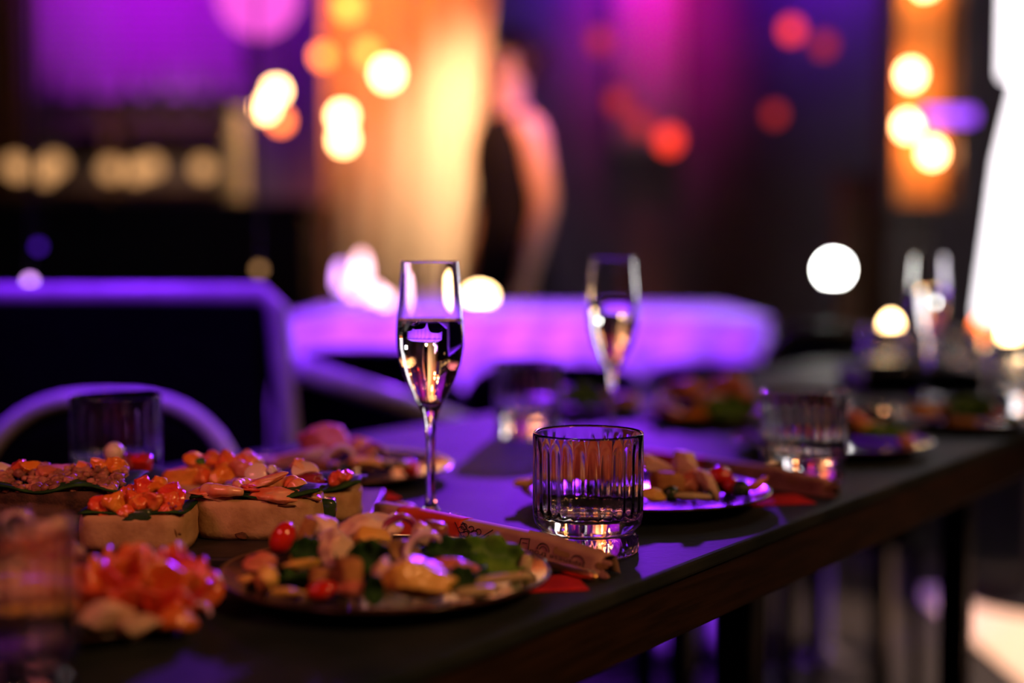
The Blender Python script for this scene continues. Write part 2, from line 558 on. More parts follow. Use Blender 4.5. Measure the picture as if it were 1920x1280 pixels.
tumbler(1103, 1.108, 'empty ribbed clear tumbler in sharp focus at the table edge beside the paper sleeve')
tumbler(217, 1.385, 'ribbed tumbler standing behind the open sandwiches at the left, before the arched chair')
tumbler(1507, 1.44, 'ribbed tumbler near the table edge, behind the second salad plate')
tumbler(990, 1.80, 'blurred ribbed tumbler at the far table side behind the sharp one')
tumbler(1907, 2.07, 'blurred ribbed tumbler cut by the right picture edge')
tumbler(-22, 0.735, 'very blurred tumbler cut off at the lower left corner, closest of all')
tumbler(1660, 2.62, 'blurred tumbler under the candle glow, left of the farthest flute')
tumbler(1790, 2.58, 'blurred tumbler right behind the farthest flute')


def flute_parts():
    outer = [(0, 0.0), (0.031, 0.0), (0.0330, 0.0008), (0.0325, 0.0020), (0.022, 0.0040), (0.010, 0.0068), (0.0056, 0.012), (0.0044, 0.022), (0.0040, 0.045),
             (0.0042, 0.068), (0.0050, 0.084), (0.0072, 0.094), (0.0108, 0.1015), (0.0165, 0.1115), (0.0222, 0.1235), (0.0268, 0.1380), (0.0292, 0.1520),
             (0.0296, 0.1630), (0.0287, 0.1780), (0.0272, 0.1960), (0.0258, 0.2130), (0.0251, 0.2235), (0.02504, 0.2250), (0.02502, 0.2254), (0.0249, 0.2260)]
    inner = [(0.0246, 0.2263), (0.0243, 0.2260), (0.02412, 0.2254), (0.02413, 0.2250), (0.0242, 0.2235), (0.0247, 0.2130), (0.0260, 0.1960), (0.0275, 0.1780), (0.0284, 0.1630), (0.0280, 0.1520), (0.0256, 0.1380),
             (0.0209, 0.1245), (0.0150, 0.1135), (0.0085, 0.1055), (0.0035, 0.1025), (0, 0.1020)]
    liq = [(0, 0.1022), (0.0037, 0.1027), (0.0087, 0.1057), (0.0152, 0.1137), (0.0211, 0.1247), (0.0258, 0.1382), (0.0282, 0.1522), (0.0286, 0.1630),
           (0.0279, 0.1745), (0.0276, 0.1760), (0.0262, 0.1752), (0, 0.1750)]
    return mesh_of('flute_body', lathe(outer + inner, 96)), mesh_of('flute_drink', lathe(liq, 96))


FLUTE, LIQ = flute_parts()


def flute(px, d, label):
    t = thing('champagne_flute', label, 'glass', (XT(px, d), d, TOP + 0.0004), (0, 0, 0), 'champagne flutes on the dining table')
    obj('stemware', FLUTE, M['glass'], t)
    obj('drink', LIQ, M['wine'], t)
    return t


f1 = flute(807, 1.235, 'tall clear champagne flute in focus, two thirds full, behind the paper sleeve')
flute(1148, 1.67, 'blurred champagne flute rising behind the sharp tumbler')
flute(1737, 2.25, 'blurred champagne flute at the right, farthest of the flutes')
# rising bubbles in the sharp flute
rnd = random.Random(4)
bg = geo()
for i in range(46):
    a = rnd.uniform(0, 2 * PI)
    z = rnd.uniform(0.110, 0.150)
    rr = 0.0275 if z > 0.145 else 0.0095 + (z - 0.107) * 0.42
    rr *= rnd.choice((0.93, 0.93, 0.5))
    add(bg, blob(i, 0.0005, 0.0005, 0.0005, 0, 1), Matrix.Translation((rr * math.cos(a), rr * math.sin(a), z)))
bo = obj('bubbles', bg, M['white'], f1)
bo['kind'] = 'stuff'

# ------------------------------------------------------------------ plates
def plate_mesh(r, h):
    prof = [(0, 0.0015), (r * 0.55, 0.0015), (r * 0.58, 0.0), (r * 0.62, 0.0005), (r * 0.70, 0.003), (r * 0.86, h * 0.55), (r * 0.97, h * 0.93), (r, h),
            (r * 0.992, h + 0.0018), (r * 0.965, h + 0.0012), (r * 0.86, h * 0.60 + 0.003), (r * 0.70, 0.0075), (r * 0.6, 0.0055), (0, 0.0055)]
    return mesh_of('plate_body', lathe(prof, 96))


PL = plate_mesh(0.1160, 0.0135)
PLS = plate_mesh(0.088, 0.012)
PLF = plate_mesh(0.075, 0.010)


def plate(name, me, x, y, label, z=0.0, mt='plate'):
    o = obj(name, me, M[mt], loc=(x, y, TOP + z + 0.0003))
    tag(o, label, 'plate', 'plates on the dining table')
    return o


NAP = 0.0012


def napkin(px, py, rz, label, wx=0.125, wy=0.048):
    """right front corner seen at (px, py)"""
    p = G(px, py)
    g = sheet(lambda u, v: (-wx * u, wy * v, NAP / 2 + 0.0002), 6, 6, NAP)
    o = obj('paper_napkin', g, M['napkin'], loc=(p.x, p.y, TOP + 0.0002), rot=(0, 0, rz))
    tag(o, label, 'napkin', 'red paper napkins')


p1 = Vector((-0.088, 0.975, 0))
napkin(1104, 1108, R(9), 'red paper napkin showing its corner under the nearest salad plate')
plate('salad_plate', PL, p1.x, p1.y, 'dark glossy plate of mixed salad nearest the front table edge', NAP)
p2 = Vector((XT(1212, 1.31), 1.31, 0))
napkin(1530, 945, R(12), 'red paper napkin under the salad plate behind the sharp tumbler')
plate('salad_plate', PL, p2.x, p2.y, 'dark plate of salad right behind the sharp tumbler', NAP)
p3 = Vector((XT(1560, 1.66), 1.66, 0))
plate('salad_plate', PL, p3.x, p3.y, 'dark blurred plate behind the second edge tumbler')
p4 = Vector((XT(1800, 1.88), 1.88, 0))
plate('salad_plate', PLS, p4.x, p4.y, 'dark blurred plate at the right picture edge, below the farthest flute')
p7 = Vector((XT(640, 1.46), 1.46, 0))
plate('salad_plate', PL, p7.x, p7.y, 'dark plate heaped with food across the table, left of the sharp flute stem')
p8 = Vector((XT(1325, 1.95), 1.95, 0))
plate('serving_plate', PLS, p8.x, p8.y, 'dark serving plate with an orange slice in the middle of the table')
p9 = Vector((XT(1100, 2.05), 2.05, 0))
plate('serving_plate', PLS, p9.x, p9.y, 'blurred dark plate with greens behind the second flute stem')
p10 = Vector((XT(135, 0.885), 0.885, 0))
plate('appetizer_plate', PLF, p10.x, p10.y, 'small dark plate of red salmon in the blurred lower left foreground')

# ------------------------------------------------------------------ food piece meshes
def leaf_geo(seed, L, W, curl=0.5, ruff=0.12):
    off = Vector((seed * 5.1, seed * 2.3, 0))

    def fn(u, v):
        x = (u - 0.5) * L
        ww = W * (math.sin(PI * (0.08 + 0.84 * u)) ** 0.7)
        y = (v - 0.5) * ww
        e = abs(v - 0.5) * 2
        z = curl * W * 0.5 * e * e + ruff * W * e * math.sin(u * 17 + seed + v * 3) + noise.noise(Vector((x, y, 0)) * 60 + off) * W * 0.18
        return (x, y, z)
    return sheet(fn, 14, 8, 0.0012)


def ring_geo(seed, r, t, arc=1.0, h=0.5):
    n = 22
    pts = []
    for k in range(n + 1):
        a = 2 * PI * arc * k / n
        pts.append((r * math.cos(a) * (1 + 0.1 * math.sin(3 * a + seed)), r * math.sin(a), 0.12 * r * math.sin(2 * a + seed)))
    rad = [t * (0.35 + 0.65 * math.sin(PI * min(1, max(0.0, k / n))) ** 0.4) for k in range(n + 1)]
    return tube(pts, rad, 10, True, 1.0 / max(h, 0.2) * 0.6)


def shrimp_geo(seed, s):
    n = 26
    pts, rad = [], []
    for k in range(n + 1):
        u = k / n
        a = -0.5 + u * 3.4
        rr = s * (0.62 + 0.10 * u)
        pts.append((rr * math.cos(a), rr * math.sin(a) * 0.9, 0.10 * s * math.sin(u * 4)))
        seg = 1 + 0.07 * math.cos(u * 2 * PI * 6)
        rad.append(s * (0.34 - 0.22 * u ** 1.6) * seg * min(1.0, 0.35 + u * 5))
    g = tube(pts, rad, 14, True, 0.9)
    return g


def tail_geo(s):
    g = geo()
    a = -0.5 + 3.4
    c = Vector((s * 0.72 * math.cos(a), s * 0.72 * math.sin(a) * 0.9, 0))
    for k, da in enumerate((-0.45, 0.0, 0.45)):
        dirv = Vector((math.sin(a + da) * -1, math.cos(a + da), 0.15 * (k - 1)))
        add(g, tube([c, c + dirv * s * 0.25, c + dirv * s * 0.5], [s * 0.07, s * 0.13, s * 0.04], 8, True, 0.4))
    return g


def disc_geo(seed, r, t, bend=0.3):
    prof = [(0, 0), (r * 0.95, 0), (r, t * 0.3), (r, t * 0.7), (r * 0.95, t), (0, t)]
    g = lathe(prof, 28)
    return ([(x * (1 + 0.05 * math.sin(3 * math.atan2(y, x) + seed)), y, z + bend * (x * x) / r) for x, y, z in g[0]], g[1])


def petal_geo(seed, L, W):
    def fn(u, v):
        a = (v - 0.5) * 1.9
        rr = W * 0.55 * (0.55 + 0.45 * math.sin(PI * (0.15 + 0.8 * u)))
        return (rr * math.sin(a) * 1.2, rr * (1 - math.cos(a)) + 0.004 * math.sin(5 * v + seed), L * u - 0.18 * L * u * u * (1 + 0.5 * math.sin(7 * v + seed)))
    return sheet(fn, 10, 12, 0.0028)


def make_geo(kind, seed, s):
    """s: (sx, sy, sz) full size in metres"""
    x, y, z = (q / 2 for q in s)
    if kind in ('chicken', 'ham', 'cheese', 'crumbed'):
        return chunk(seed, x, y, z)
    if kind in ('cube', 'crouton', 'sausage'):
        return blob(seed, x * 1.1, y * 1.1, z * 1.1, 0.10, 3, 0.85)
    if kind == 'tomato':
        return blob(seed, x, y, z, 0.05, 3, 0, 0.8)
    if kind in ('leaf', 'lettuce'):
        return leaf_geo(seed, s[0], s[1], 0.6, 0.14)
    if kind == 'ring':
        return ring_geo(seed, x, 0.12 * s[0], 0.72)
    if kind == 'disc':
        return disc_geo(seed, x, min(s[2], 0.0032), 0.2)
    if kind == 'rib':
        return blob(seed, x, y, z, 0.12, 3, 0.3)
    return blob(seed, x, y, z, 0.2, 3)


KIND = {  # kind -> (name, geometry, material, category, words)
    'chicken': ('chicken_piece', 'chicken', 'chicken', 'chicken', 'pale chicken chunk'),
    'cheese': ('cheese_piece', 'cheese', 'cheese', 'cheese', 'yellow cheese chunk'),
    'ham': ('meat_piece', 'ham', 'ham', 'meat', 'pinkish meat piece'),
    'crouton': ('crouton', 'crouton', 'crouton', 'crouton', 'brown toasted crouton'),
    'sausage': ('sausage_piece', 'sausage', 'sausage', 'sausage', 'dark red-brown sausage cube'),
    'tomato': ('cherry_tomato', 'tomato', 'tomato', 'tomato', 'glossy red cherry tomato'),
    'leaf': ('salad_leaf', 'leaf', 'leaf', 'leaf', 'dark green salad leaf'),
    'lettuce': ('lettuce_leaf', 'lettuce', 'lettuce', 'leaf', 'green lettuce leaf'),
    'rib': ('lettuce_rib', 'rib', 'rib', 'leaf', 'pale lettuce rib'),
    'onion': ('onion_ring', 'ring', 'onion', 'onion', 'lilac white onion ring'),
    'onionskin': ('onion_slice', 'ring', 'onionskin', 'onion', 'dark purple onion slice'),
    'mushroom': ('mushroom_slice', 'disc', 'mushroom', 'mushroom', 'brown mushroom slice'),
    'salmon': ('salmon_piece', 'chicken', 'salmon', 'salmon', 'orange salmon piece'),
    'mango': ('orange_slice', 'chicken', 'mango', 'fruit', 'orange fruit slice'),
    'olive': ('olive', 'tomato', 'olive', 'olive', 'dark green olive'),
}


def side_words(x, y, c):
    dx, dy = x - c.x, y - c.y
    a = 'left' if dx < -0.028 else ('right' if dx > 0.028 else 'middle')
    b = 'back' if dy > 0.028 else ('front' if dy < -0.028 else 'centre')
    if a == 'middle' and b == 'centre':
        return 'at the centre'
    if a == 'middle':
        return 'at the %s' % b
    if b == 'centre':
        return 'at the %s side' % a
    return 'at the %s %s' % (b, a)


SEEN = {}
HEAP = {}      # plate words -> pieces already lying there
PLATE_R = {}   # plate words -> radius within which its food stays


def piece(kind, px, py, d, sw, sh, rot=(0, 0, 0), plate_words='', centre=None, seed=0, depth=None, extra=''):
    """a bit of food whose middle is seen at (px, py) at distance d, sw x sh pixels large"""
    name, gk, mt, cat, wd = KIND[kind]
    k = d / FPX
    p = D(px, py, d)
    s = (sw * k, (depth if depth else min(sw, sh) * k * 1.1), sh * k)
    if kind in ('leaf', 'lettuce'):
        s = (sw * k, max(sh * k * 1.3, 0.02), sh * k)
    if gk == 'disc':
        s = (sw * k, sw * k, 0.004)
    if plate_words in PLATE_R:
        lim = max(0.01, PLATE_R[plate_words] - s[0] * 0.4)
        off = Vector((p.x - centre.x, p.y - centre.y))
        if off.length > lim:
            off *= lim / off.length
            p = Vector((centre.x + off.x, centre.y + off.y, p.z))
        rad, half = s[0] * 0.45, s[2] * 0.45
        sup = TOP + 0.006
        for (qx, qy, qr, qt) in HEAP.get(plate_words, []):
            if math.hypot(qx - p.x, qy - p.y) < 0.75 * (qr + rad):
                sup = max(sup, qt - 0.004)
        if p.z - half > sup:
            p.z = sup + half
        p.z = max(p.z, TOP + 0.006 + half * 0.8)
        HEAP.setdefault(plate_words, []).append((p.x, p.y, rad, p.z + half))
    base = '%s%s %s on %s' % (extra, wd, side_words(p.x, p.y, centre), plate_words)
    key = base
    n = SEEN.get(key, 0)
    SEEN[key] = n + 1
    if n:
        base = ('another ', 'a third ', 'a fourth ', 'a fifth ')[n - 1] + base
    o = obj(name, make_geo(gk, seed + px * 0.37 + py * 0.11, s), M[mt], loc=p, rot=rot)
    tag(o, base, cat, 'food on ' + plate_words)
    return o


# --- the nearest salad plate
W1 = 'the nearest salad plate'


def s1(kind, px, py, d, sw, sh, rot=(0, 0, 0), extra='', depth=None):
    return piece(kind, px, py, d, sw, sh, rot, W1, p1, 0, depth, extra)


rnd = random.Random(11)
for (px, py, d, sw, sh) in ((520, 1092, 0.95, 150, 30), (620, 1085, 0.93, 170, 40), (760, 1080, 0.94, 180, 45), (880, 1075, 0.98, 160, 45),
                            (640, 1050, 1.00, 170, 45), (760, 1040, 1.02, 170, 40), (700, 1060, 0.97, 190, 60), (840, 1090, 0.92, 150, 30)):
    s1('leaf', px, py, d, sw, sh, (rnd.uniform(-.3, .3), rnd.uniform(-.2, .2), rnd.uniform(0, 6)))
# top of the heap
s1('tomato', 530, 1008, 0.985, 46, 66, (0, R(28), 0), 'upright ')
s1('crouton', 566, 1020, 0.995, 30, 118, (0, R(22), 0), 'long slanted ', 0.02)
s1('chicken', 606, 986, 1.00, 62, 34, (0, R(8), 0.3), 'small ')
s1('chicken', 622, 1034, 0.965, 72, 92, (0.2, R(-12), 0.4), 'tall ', 0.028)
s1('chicken', 694, 992, 1.005, 108, 52, (0, R(-6), 0.2), 'big ', 0.03)
s1('cheese', 702, 1010, 0.985, 84, 36, (0, R(10), 0.2), 'upper ')
s1('onionskin', 752, 998, 1.00, 60, 40, (R(60), 0.3, 0.2))
s1('onion', 742, 978, 1.015, 30, 22, (R(60), 0.3, 0.8), 'small ')
s1('sausage', 817, 1004, 1.00, 42, 58, (0, R(4), 0.3))
s1('chicken', 790, 998, 0.995, 38, 46, (0, R(20), 0.1), 'narrow ')
s1('onion', 797, 1034, 0.955, 66, 60, (R(70), R(-30), 0.2), 'curved ')
s1('mushroom', 757, 1037, 0.965, 64, 26, (R(30), 0.2, 0.1))
s1('leaf', 692, 1052, 0.93, 80, 60, (R(70), 0, 0.1), 'upright ')
s1('leaf', 574, 1038, 0.955, 62, 46, (R(65), 0.3, 0.2), 'upright ')
s1('leaf', 842, 1036, 0.965, 90, 36, (R(50), 0.1, 0.4), 'bent ')
s1('lettuce', 918, 1046, 0.985, 128, 58, (R(55), R(14), 0.15), 'bright ')
s1('rib', 986, 1056, 0.985, 26, 38, (0, R(15), 0), 'short ')
s1('rib', 925, 1086, 0.925, 170, 20, (0, R(-7), 0), 'long ')
s1('ham', 852, 1062, 0.935, 82, 34, (0, R(14), 0.2), 'dark ')
# front of the heap
s1('ham', 492, 1056, 0.945, 66, 36, (0, R(6), 0.1))
s1('cheese', 500, 1082, 0.925, 58, 46, (0, R(-32), 0.2))
s1('cheese', 466, 1086, 0.93, 36, 20, (0, 0, 0.2), 'little ')
s1('cheese', 566, 1057, 0.93, 66, 18, (0, R(-10), 0.2), 'flat ')
s1('crouton', 610, 1080, 0.92, 66, 34, (0, R(5), 0.2))
s1('crouton', 655, 1070, 0.91, 46, 56, (0, R(-5), 0.5))
s1('tomato', 604, 1106, 0.89, 62, 36, (0, R(-8), 0.1), 'low ')
s1('cheese', 540, 1110, 0.885, 70, 14, (0, R(5), 0.2), 'thin ')
s1('ham', 672, 1104, 0.885, 74, 34, (0, R(4), 0.3))
s1('leaf', 700, 1108, 0.88, 40, 40, (R(75), 0, 0.2), 'small ')
s1('chicken', 716, 1078, 0.905, 42, 58, (0, R(20), 0.3))
s1('cheese', 782, 1086, 0.90, 138, 70, (0, R(-4), 0.15), 'largest ', 0.035)
s1('leaf', 862, 1092, 0.905, 60, 40, (R(60), 0.2, 0.2), 'small ')
s1('rib', 890, 1108, 0.895, 90, 22, (0, R(-4), 0.1))

# --- plate behind the sharp tumbler
W2 = 'the plate behind the sharp tumbler'


def sN(words, c):
    def fn(kind, px, py, d, sw, sh, rot=(0, 0, 0), extra='', depth=None):
        return piece(kind, px, py, d, sw, sh, rot, words, c, 0, depth, extra)
    return fn


s2 = sN(W2, p2)
for (px, py, d, sw, sh) in ((1210, 930, 1.30, 160, 24), (1290, 928, 1.30, 160, 26), (1350, 922, 1.32, 110, 20), (1130, 920, 1.32, 150, 24), (1040, 915, 1.33, 110, 20)):
    s2('leaf', px, py, d, sw, sh, (rnd.uniform(-.3, .3), rnd.uniform(-.2, .2), rnd.uniform(0, 6)))
s2('chicken', 1228, 872, 1.30, 84, 26, (0, R(22), 0.2), 'long ')
s2('chicken', 1288, 872, 1.30, 46, 80, (0, R(-30), 0.2), 'tall pointed ', 0.025)
s2('chicken', 1325, 905, 1.28, 30, 78, (0, R(-32), 0.2), 'slanting ', 0.02)
s2('ham', 1290, 905, 1.29, 60, 46, (0, 0.1, 0.3))
s2('crouton', 1250, 905, 1.275, 66, 46, (0, 0.1, 0.3))
s2('tomato', 1350, 892, 1.31, 50, 38, (0, 0.1, 0.3))
s2('tomato', 1372, 910, 1.30, 34, 30, (0, 0.1, 0.3), 'small ')
s2('olive', 1388, 915, 1.285, 30, 34, (0, 0.1, 0.3))
s2('olive', 1258, 925, 1.25, 34, 30, (0, 0.1, 0.3), 'low ')
s2('mango', 1420, 908, 1.30, 44, 18, (0, R(-20), 0.3), 'little ')
s2('cheese', 1228, 926, 1.24, 44, 24, (0, 0.1, 0.3))
s2('rib', 1300, 930, 1.235, 80, 14, (0, 0.05, 0.1))
s2('ham', 1140, 895, 1.31, 90, 50, (0, 0, 0.2), 'wide ')
s2('ham', 1070, 893, 1.32, 70, 44, (0, 0, 0.2), 'left ')
s2('chicken', 1020, 900, 1.31, 60, 26, (0, 0, 0.2))
s2('cheese', 985, 906, 1.31, 40, 16, (0, 0, 0.2), 'flat ')

W7 = 'the plate across the table'
PLATE_R[W7] = 0.100
s7 = sN(W7, p7)
for (px, py, d, sw, sh) in ((560, 880, 1.45, 130, 30), (640, 880, 1.42, 150, 30), (710, 878, 1.44, 120, 26), (650, 868, 1.50, 170, 36)):
    s7('leaf', px, py, d, sw, sh, (rnd.uniform(-.3, .3), rnd.uniform(-.2, .2), rnd.uniform(0, 6)))
s7('ham', 602, 830, 1.46, 96, 64, (0, R(-15), 0.2), 'large ', 0.04)
s7('ham', 625, 812, 1.48, 44, 40, (0, R(20), 0.2), 'pointed ')
s7('ham', 672, 832, 1.49, 54, 40, (0, R(20), 0.2))
s7('chicken', 560, 858, 1.43, 100, 34, (0, R(-8), 0.2))
s7('chicken', 500, 852, 1.45, 90, 22, (0, R(-4), 0.2), 'flat ')
s7('onion', 640, 858, 1.41, 54, 40, (R(60), 0.2, 0.3))
s7('cheese', 690, 862, 1.42, 70, 26, (0, R(8), 0.2))
s7('rib', 725, 868, 1.43, 90, 18, (0, R(4), 0.2))
s7('tomato', 768, 856, 1.45, 34, 30, (0, 0.2, 0.2))
s7('onionskin', 700, 838, 1.46, 46, 30, (R(60), 0.2, 0.3))
s7('crouton', 600, 872, 1.40, 70, 24, (0, 0.1, 0.2))

W3 = 'the plate behind the second tumbler'
PLATE_R[W3] = 0.098
s3 = sN(W3, p3)
for (px, py, d, sw, sh) in ((1560, 815, 1.66, 150, 22), (1640, 812, 1.66, 120, 22)):
    s3('leaf', px, py, d, sw, sh, (0.1, 0.1, px))
s3('ham', 1602, 770, 1.68, 40, 40, (0, 0.2, 0.1))
s3('cheese', 1640, 805, 1.64, 70, 26, (0, 0.2, 0.1))
s3('lettuce', 1660, 812, 1.62, 90, 24, (R(40), 0, 0.1))
s3('ham', 1700, 806, 1.66, 40, 22, (0, 0.2, 0.1), 'small ')
s3('mango', 1560, 806, 1.62, 60, 26, (0, 0.1, 0.2))

W4 = 'the plate near the right picture edge'
PLATE_R[W4] = 0.074
s4 = sN(W4, p4)
for (px, py, d, sw, sh) in ((1780, 785, 1.88, 130, 22), (1860, 785, 1.87, 130, 22)):
    s4('leaf', px, py, d, sw, sh, (0.1, 0.1, px))
s4('cheese', 1735, 765, 1.88, 44, 26, (0, 0.2, 0.1))
s4('ham', 1775, 762, 1.90, 40, 24, (0, 0.2, 0.1))
s4('ham', 1730, 778, 1.86, 60, 18, (0, 0.1, 0.1), 'flat ')
s4('lettuce', 1820, 768, 1.88, 90, 34, (R(40), 0, 0.1))
s4('crouton', 1800, 780, 1.83, 70, 22, (0, 0.1, 0.1))
s4('ham', 1850, 760, 1.91, 50, 22, (0, 0.1, 0.3), 'far ')
s4('tomato', 1870, 778, 1.85, 34, 24, (0, 0.1, 0.3))

W8 = 'the middle serving plate'
PLATE_R[W8] = 0.074
s8 = sN(W8, p8)
for (px, py, d, sw, sh) in ((1290, 785, 1.95, 120, 22), (1360, 785, 1.95, 120, 22), (1325, 760, 1.98, 150, 40)):
    s8('leaf', px, py, d, sw, sh, (0.1, 0.1, px))
s8('mango', 1265, 808, 1.88, 74, 22, (0, R(-4), 0.1), 'low ')
s8('salmon', 1215, 800, 1.90, 44, 30, (0, R(-4), 0.1))
s8('ham', 1290, 730, 1.98, 70, 40, (0, 0.2, 0.2))
s8('ham', 1360, 715, 2.00, 80, 44, (0, -0.2, 0.2), 'high ')
s8('ham', 1395, 742, 1.98, 66, 36, (0, 0.3, 0.2))
s8('lettuce', 1370, 775, 1.92, 100, 40, (R(50), 0, 0.1))
s8('chicken', 1340, 752, 1.95, 60, 30, (0, 0.1, 0.2))
s8('onion', 1240, 762, 1.93, 44, 40, (R(60), 0.2, 0.3))
s8('crouton', 1320, 770, 1.93, 60, 34, (0, 0.1, 0.2))

W9 = 'the plate behind the second flute'
PLATE_R[W9] = 0.074
s9 = sN(W9, p9)
for (px, py, d, sw, sh) in ((1070, 765, 2.05, 110, 22), (1130, 765, 2.05, 110, 22)):
    s9('leaf', px, py, d, sw, sh, (0.1, 0.1, px))
s9('lettuce', 1095, 752, 2.02, 80, 44, (R(50), 0, 0.1))
s9('mango', 1100, 722, 2.06, 50, 30, (0, 0.2, 0.1))
s9('crouton', 1120, 745, 2.04, 60, 30, (0, 0.2, 0.1))
s9('ham', 1175, 752, 2.04, 50, 30, (0, 0.2, 0.1))
s9('ham', 1060, 738, 2.05, 50, 30, (0, 0.2, 0.1))
s9('chicken', 1200, 765, 2.02, 40, 24, (0, 0.2, 0.1))

# --- foreground plate of salmon
W10 = 'the lower left plate'
s10 = sN(W10, p10)
rose = thing('salmon_rose', 'red-orange rolled salmon rose at the right of the foreground plate', 'salmon', (D(272, 1172, 0.885).x, 0.885, TOP + 0.0115))
rnd = random.Random(5)
k = 0
for ringr, cnt, L, W_ in ((0.004, 3, 0.042, 0.034), (0.012, 5, 0.040, 0.046), (0.021, 6, 0.032, 0.052)):
    for j in range(cnt):
        a = 2 * PI * j / cnt + ringr * 40
        pet = obj('petal', petal_geo(k, L * rnd.uniform(0.9, 1.08), W_), M['salmonred' if k % 3 == 0 else 'salmon'], rose,
                  loc=(ringr * math.cos(a), ringr * math.sin(a), 0.001), rot=(R(-6) - ringr * 22, 0, a + PI / 2 + PI))
        k += 1
s10('chicken', 195, 1150, 0.84, 90, 44, (0, 0.1, 0.2), 'cream ')
s10('chicken', 255, 1172, 0.835, 90, 40, (0, -0.1, 0.2), 'low cream ')
s10('onion', 372, 1150, 0.86, 40, 50, (R(60), 0.3, 0.2))
s10('salmon', 330, 1160, 0.85, 70, 60, (0, 0.2, 0.2), 'folded ')
s10('cheese', 190, 1062, 0.90, 40, 30, (0, 0.2, 0.2), 'small ')
s10('ham', 60, 1060, 0.88, 130, 60, (0, 0.1, 0.1), 'upper ')
s10('chicken', 100, 1030, 0.90, 110, 50, (0, 0.1, 0.1), 'upper ')
s10('onion', 30, 1020, 0.90, 60, 34, (R(70), 0.2, 0.1), 'upper ')
s10('chicken', 40, 1110, 0.86, 150, 60, (0, -0.1, 0.1), 'wide ')
s10('ham', 110, 1120, 0.85, 70, 60, (0, -0.1, 0.1))
s10('cheese', 60, 1160, 0.85, 120, 50, (0, -0.1, 0.1), 'wide ')
s10('leaf', 160, 1185, 0.85, 200, 24, (0, 0, 0.3))
s10('leaf', 70, 1150, 0.88, 200, 50, (0.3, 0, 0.7))

# ------------------------------------------------------------------ slate board of open sandwiches
BT = 0.011
bA, bB = G(-70, 1046, BT), G(655, 1046, BT)
board = obj('serving_board', box((bA.x + bB.x) / 2, bA.y + 0.15, TOP + 0.0003 + BT / 2, bB.x - bA.x, 0.30, BT), M['slate'], smooth=False, bevel=0.002)
tag(board, 'black slate board carrying the open sandwiches at the left', 'board')


def bread_outline(wd, dp, n=40, p=2.6, cut=0.0):
    o = []
    for k in range(n):
        a = 2 * PI * k / n
        c, s = math.cos(a), math.sin(a)
        x = wd / 2 * math.copysign(abs(c) ** (2 / p), c)
        y = dp / 2 * math.copysign(abs(s) ** (2 / p), s)
        if cut and y < -dp * cut:
            y = -dp * cut + (y + dp * cut) * 0.25
        o.append((x, y))
    return o


def canape(px, py, wpx, hpx, label, dark=False, rz=0.0, dp=0.06, d=None, p=2.6):
    """open sandwich; the lower front edge of its bread is seen at (px, py)"""
    if d is None:
        c = G(px, py, BT)
    else:
        c = D(px, py, d)
    wd = wpx * c.y / FPX
    h = hpx * c.y / FPX
    t = thing('open_sandwich', label, 'sandwich', (c.x, c.y + dp * 0.5, TOP + BT + 0.0008), (0, 0, rz), 'open sandwiches on the slate board')
    obj('bread_slice', prism(bread_outline(wd, dp, 48, p), 0.0, h, 0.05, px), M['darkbread' if dark else 'bread'], t)
    return t, wd, h, dp


def local(t, px, py, d):
    """picture point at distance d in the thing's own space"""
    m = Matrix.Translation(t.location) @ t.rotation_euler.to_matrix().to_4x4()
    return m.inverted() @ D(px, py, d)


def topping(t, name, kind, mt, px, py, d, sw, sh, rot=(0, 0, 0), seed=0, dep=None, rough=None):
    k = d / FPX
    s = (sw * k, dep if dep else min(sw, sh) * k * 1.1, sh * k)
    g = make_geo(kind, seed + px * 0.31 + py * 0.17, s)
    return obj(name, g, M[mt], t, loc=local(t, px, py, d), rot=rot)


# c1: diced salmon, cucumber
t, wd, h, dp = canape(245, 1036, 214, 68, 'open sandwich with diced orange salmon and a cucumber slab, front of the board', dp=0.058, p=5.0)
dc = t.location.y
obj('dressing_leaf', sheet(lambda u, v: ((u - .5) * wd * .94, (v - .5) * dp * .94, h + 0.0015 + 0.001 * math.sin(9 * u + 5 * v)), 14, 10, 0.0014), M['leaf'], t)
obj('burn_mark', blob(3, 0.0009, 0.0008, 0.0060, 0.3, 2), M['crust'], t, loc=local(t, 327, 992, dc - dp * 0.44), rot=(0, R(-18), 0))
obj('burn_mark', blob(5, 0.0030, 0.0008, 0.0010, 0.3, 2), M['crust'], t, loc=local(t, 333, 1000, dc - dp * 0.42), rot=(0, R(10), 0))
for i, (px, py, sw, sh, m_, dd) in enumerate((
        (188, 950, 46, 34, 'salmonred', -.016), (218, 945, 46, 50, 'mango', -.018), (200, 965, 44, 26, 'salmon', -.02), (238, 965, 44, 32, 'salmon', -.022),
        (250, 935, 40, 36, 'salmon', -.01), (268, 912, 34, 34, 'salmonred', 0.0), (296, 908, 40, 34, 'mango', 0.002), (320, 922, 50, 40, 'salmonred', -.004),
        (285, 938, 52, 36, 'salmon', -.014), (318, 942, 44, 34, 'salmon', -.014), (332, 936, 28, 40, 'salmonred', -.008), (262, 945, 36, 34, 'salmon', -.018),
        (312, 958, 30, 24, 'salmonred', -.02), (240, 925, 34, 30, 'salmonred', 0.004), (275, 925, 40, 30, 'salmon', 0.006), (300, 930, 40, 34, 'salmon', 0.008))):
    topping(t, 'salmon_cube', 'chicken', m_, px, py, dc + dd, sw, sh, (0.2 * i, 0.35 * math.sin(i * 2.1), 0.7 * i), i, 0.015)
topping(t, 'cucumber_slab', 'cube', 'olive', 258, 966, dc - dp * .40, 62, 26, (0, R(-5), 0), 3, 0.012)
topping(t, 'cucumber_slab', 'cube', 'olive', 338, 972, dc - dp * .15, 30, 22, (0, R(4), 0), 4, 0.02)
rr = random.Random(2)
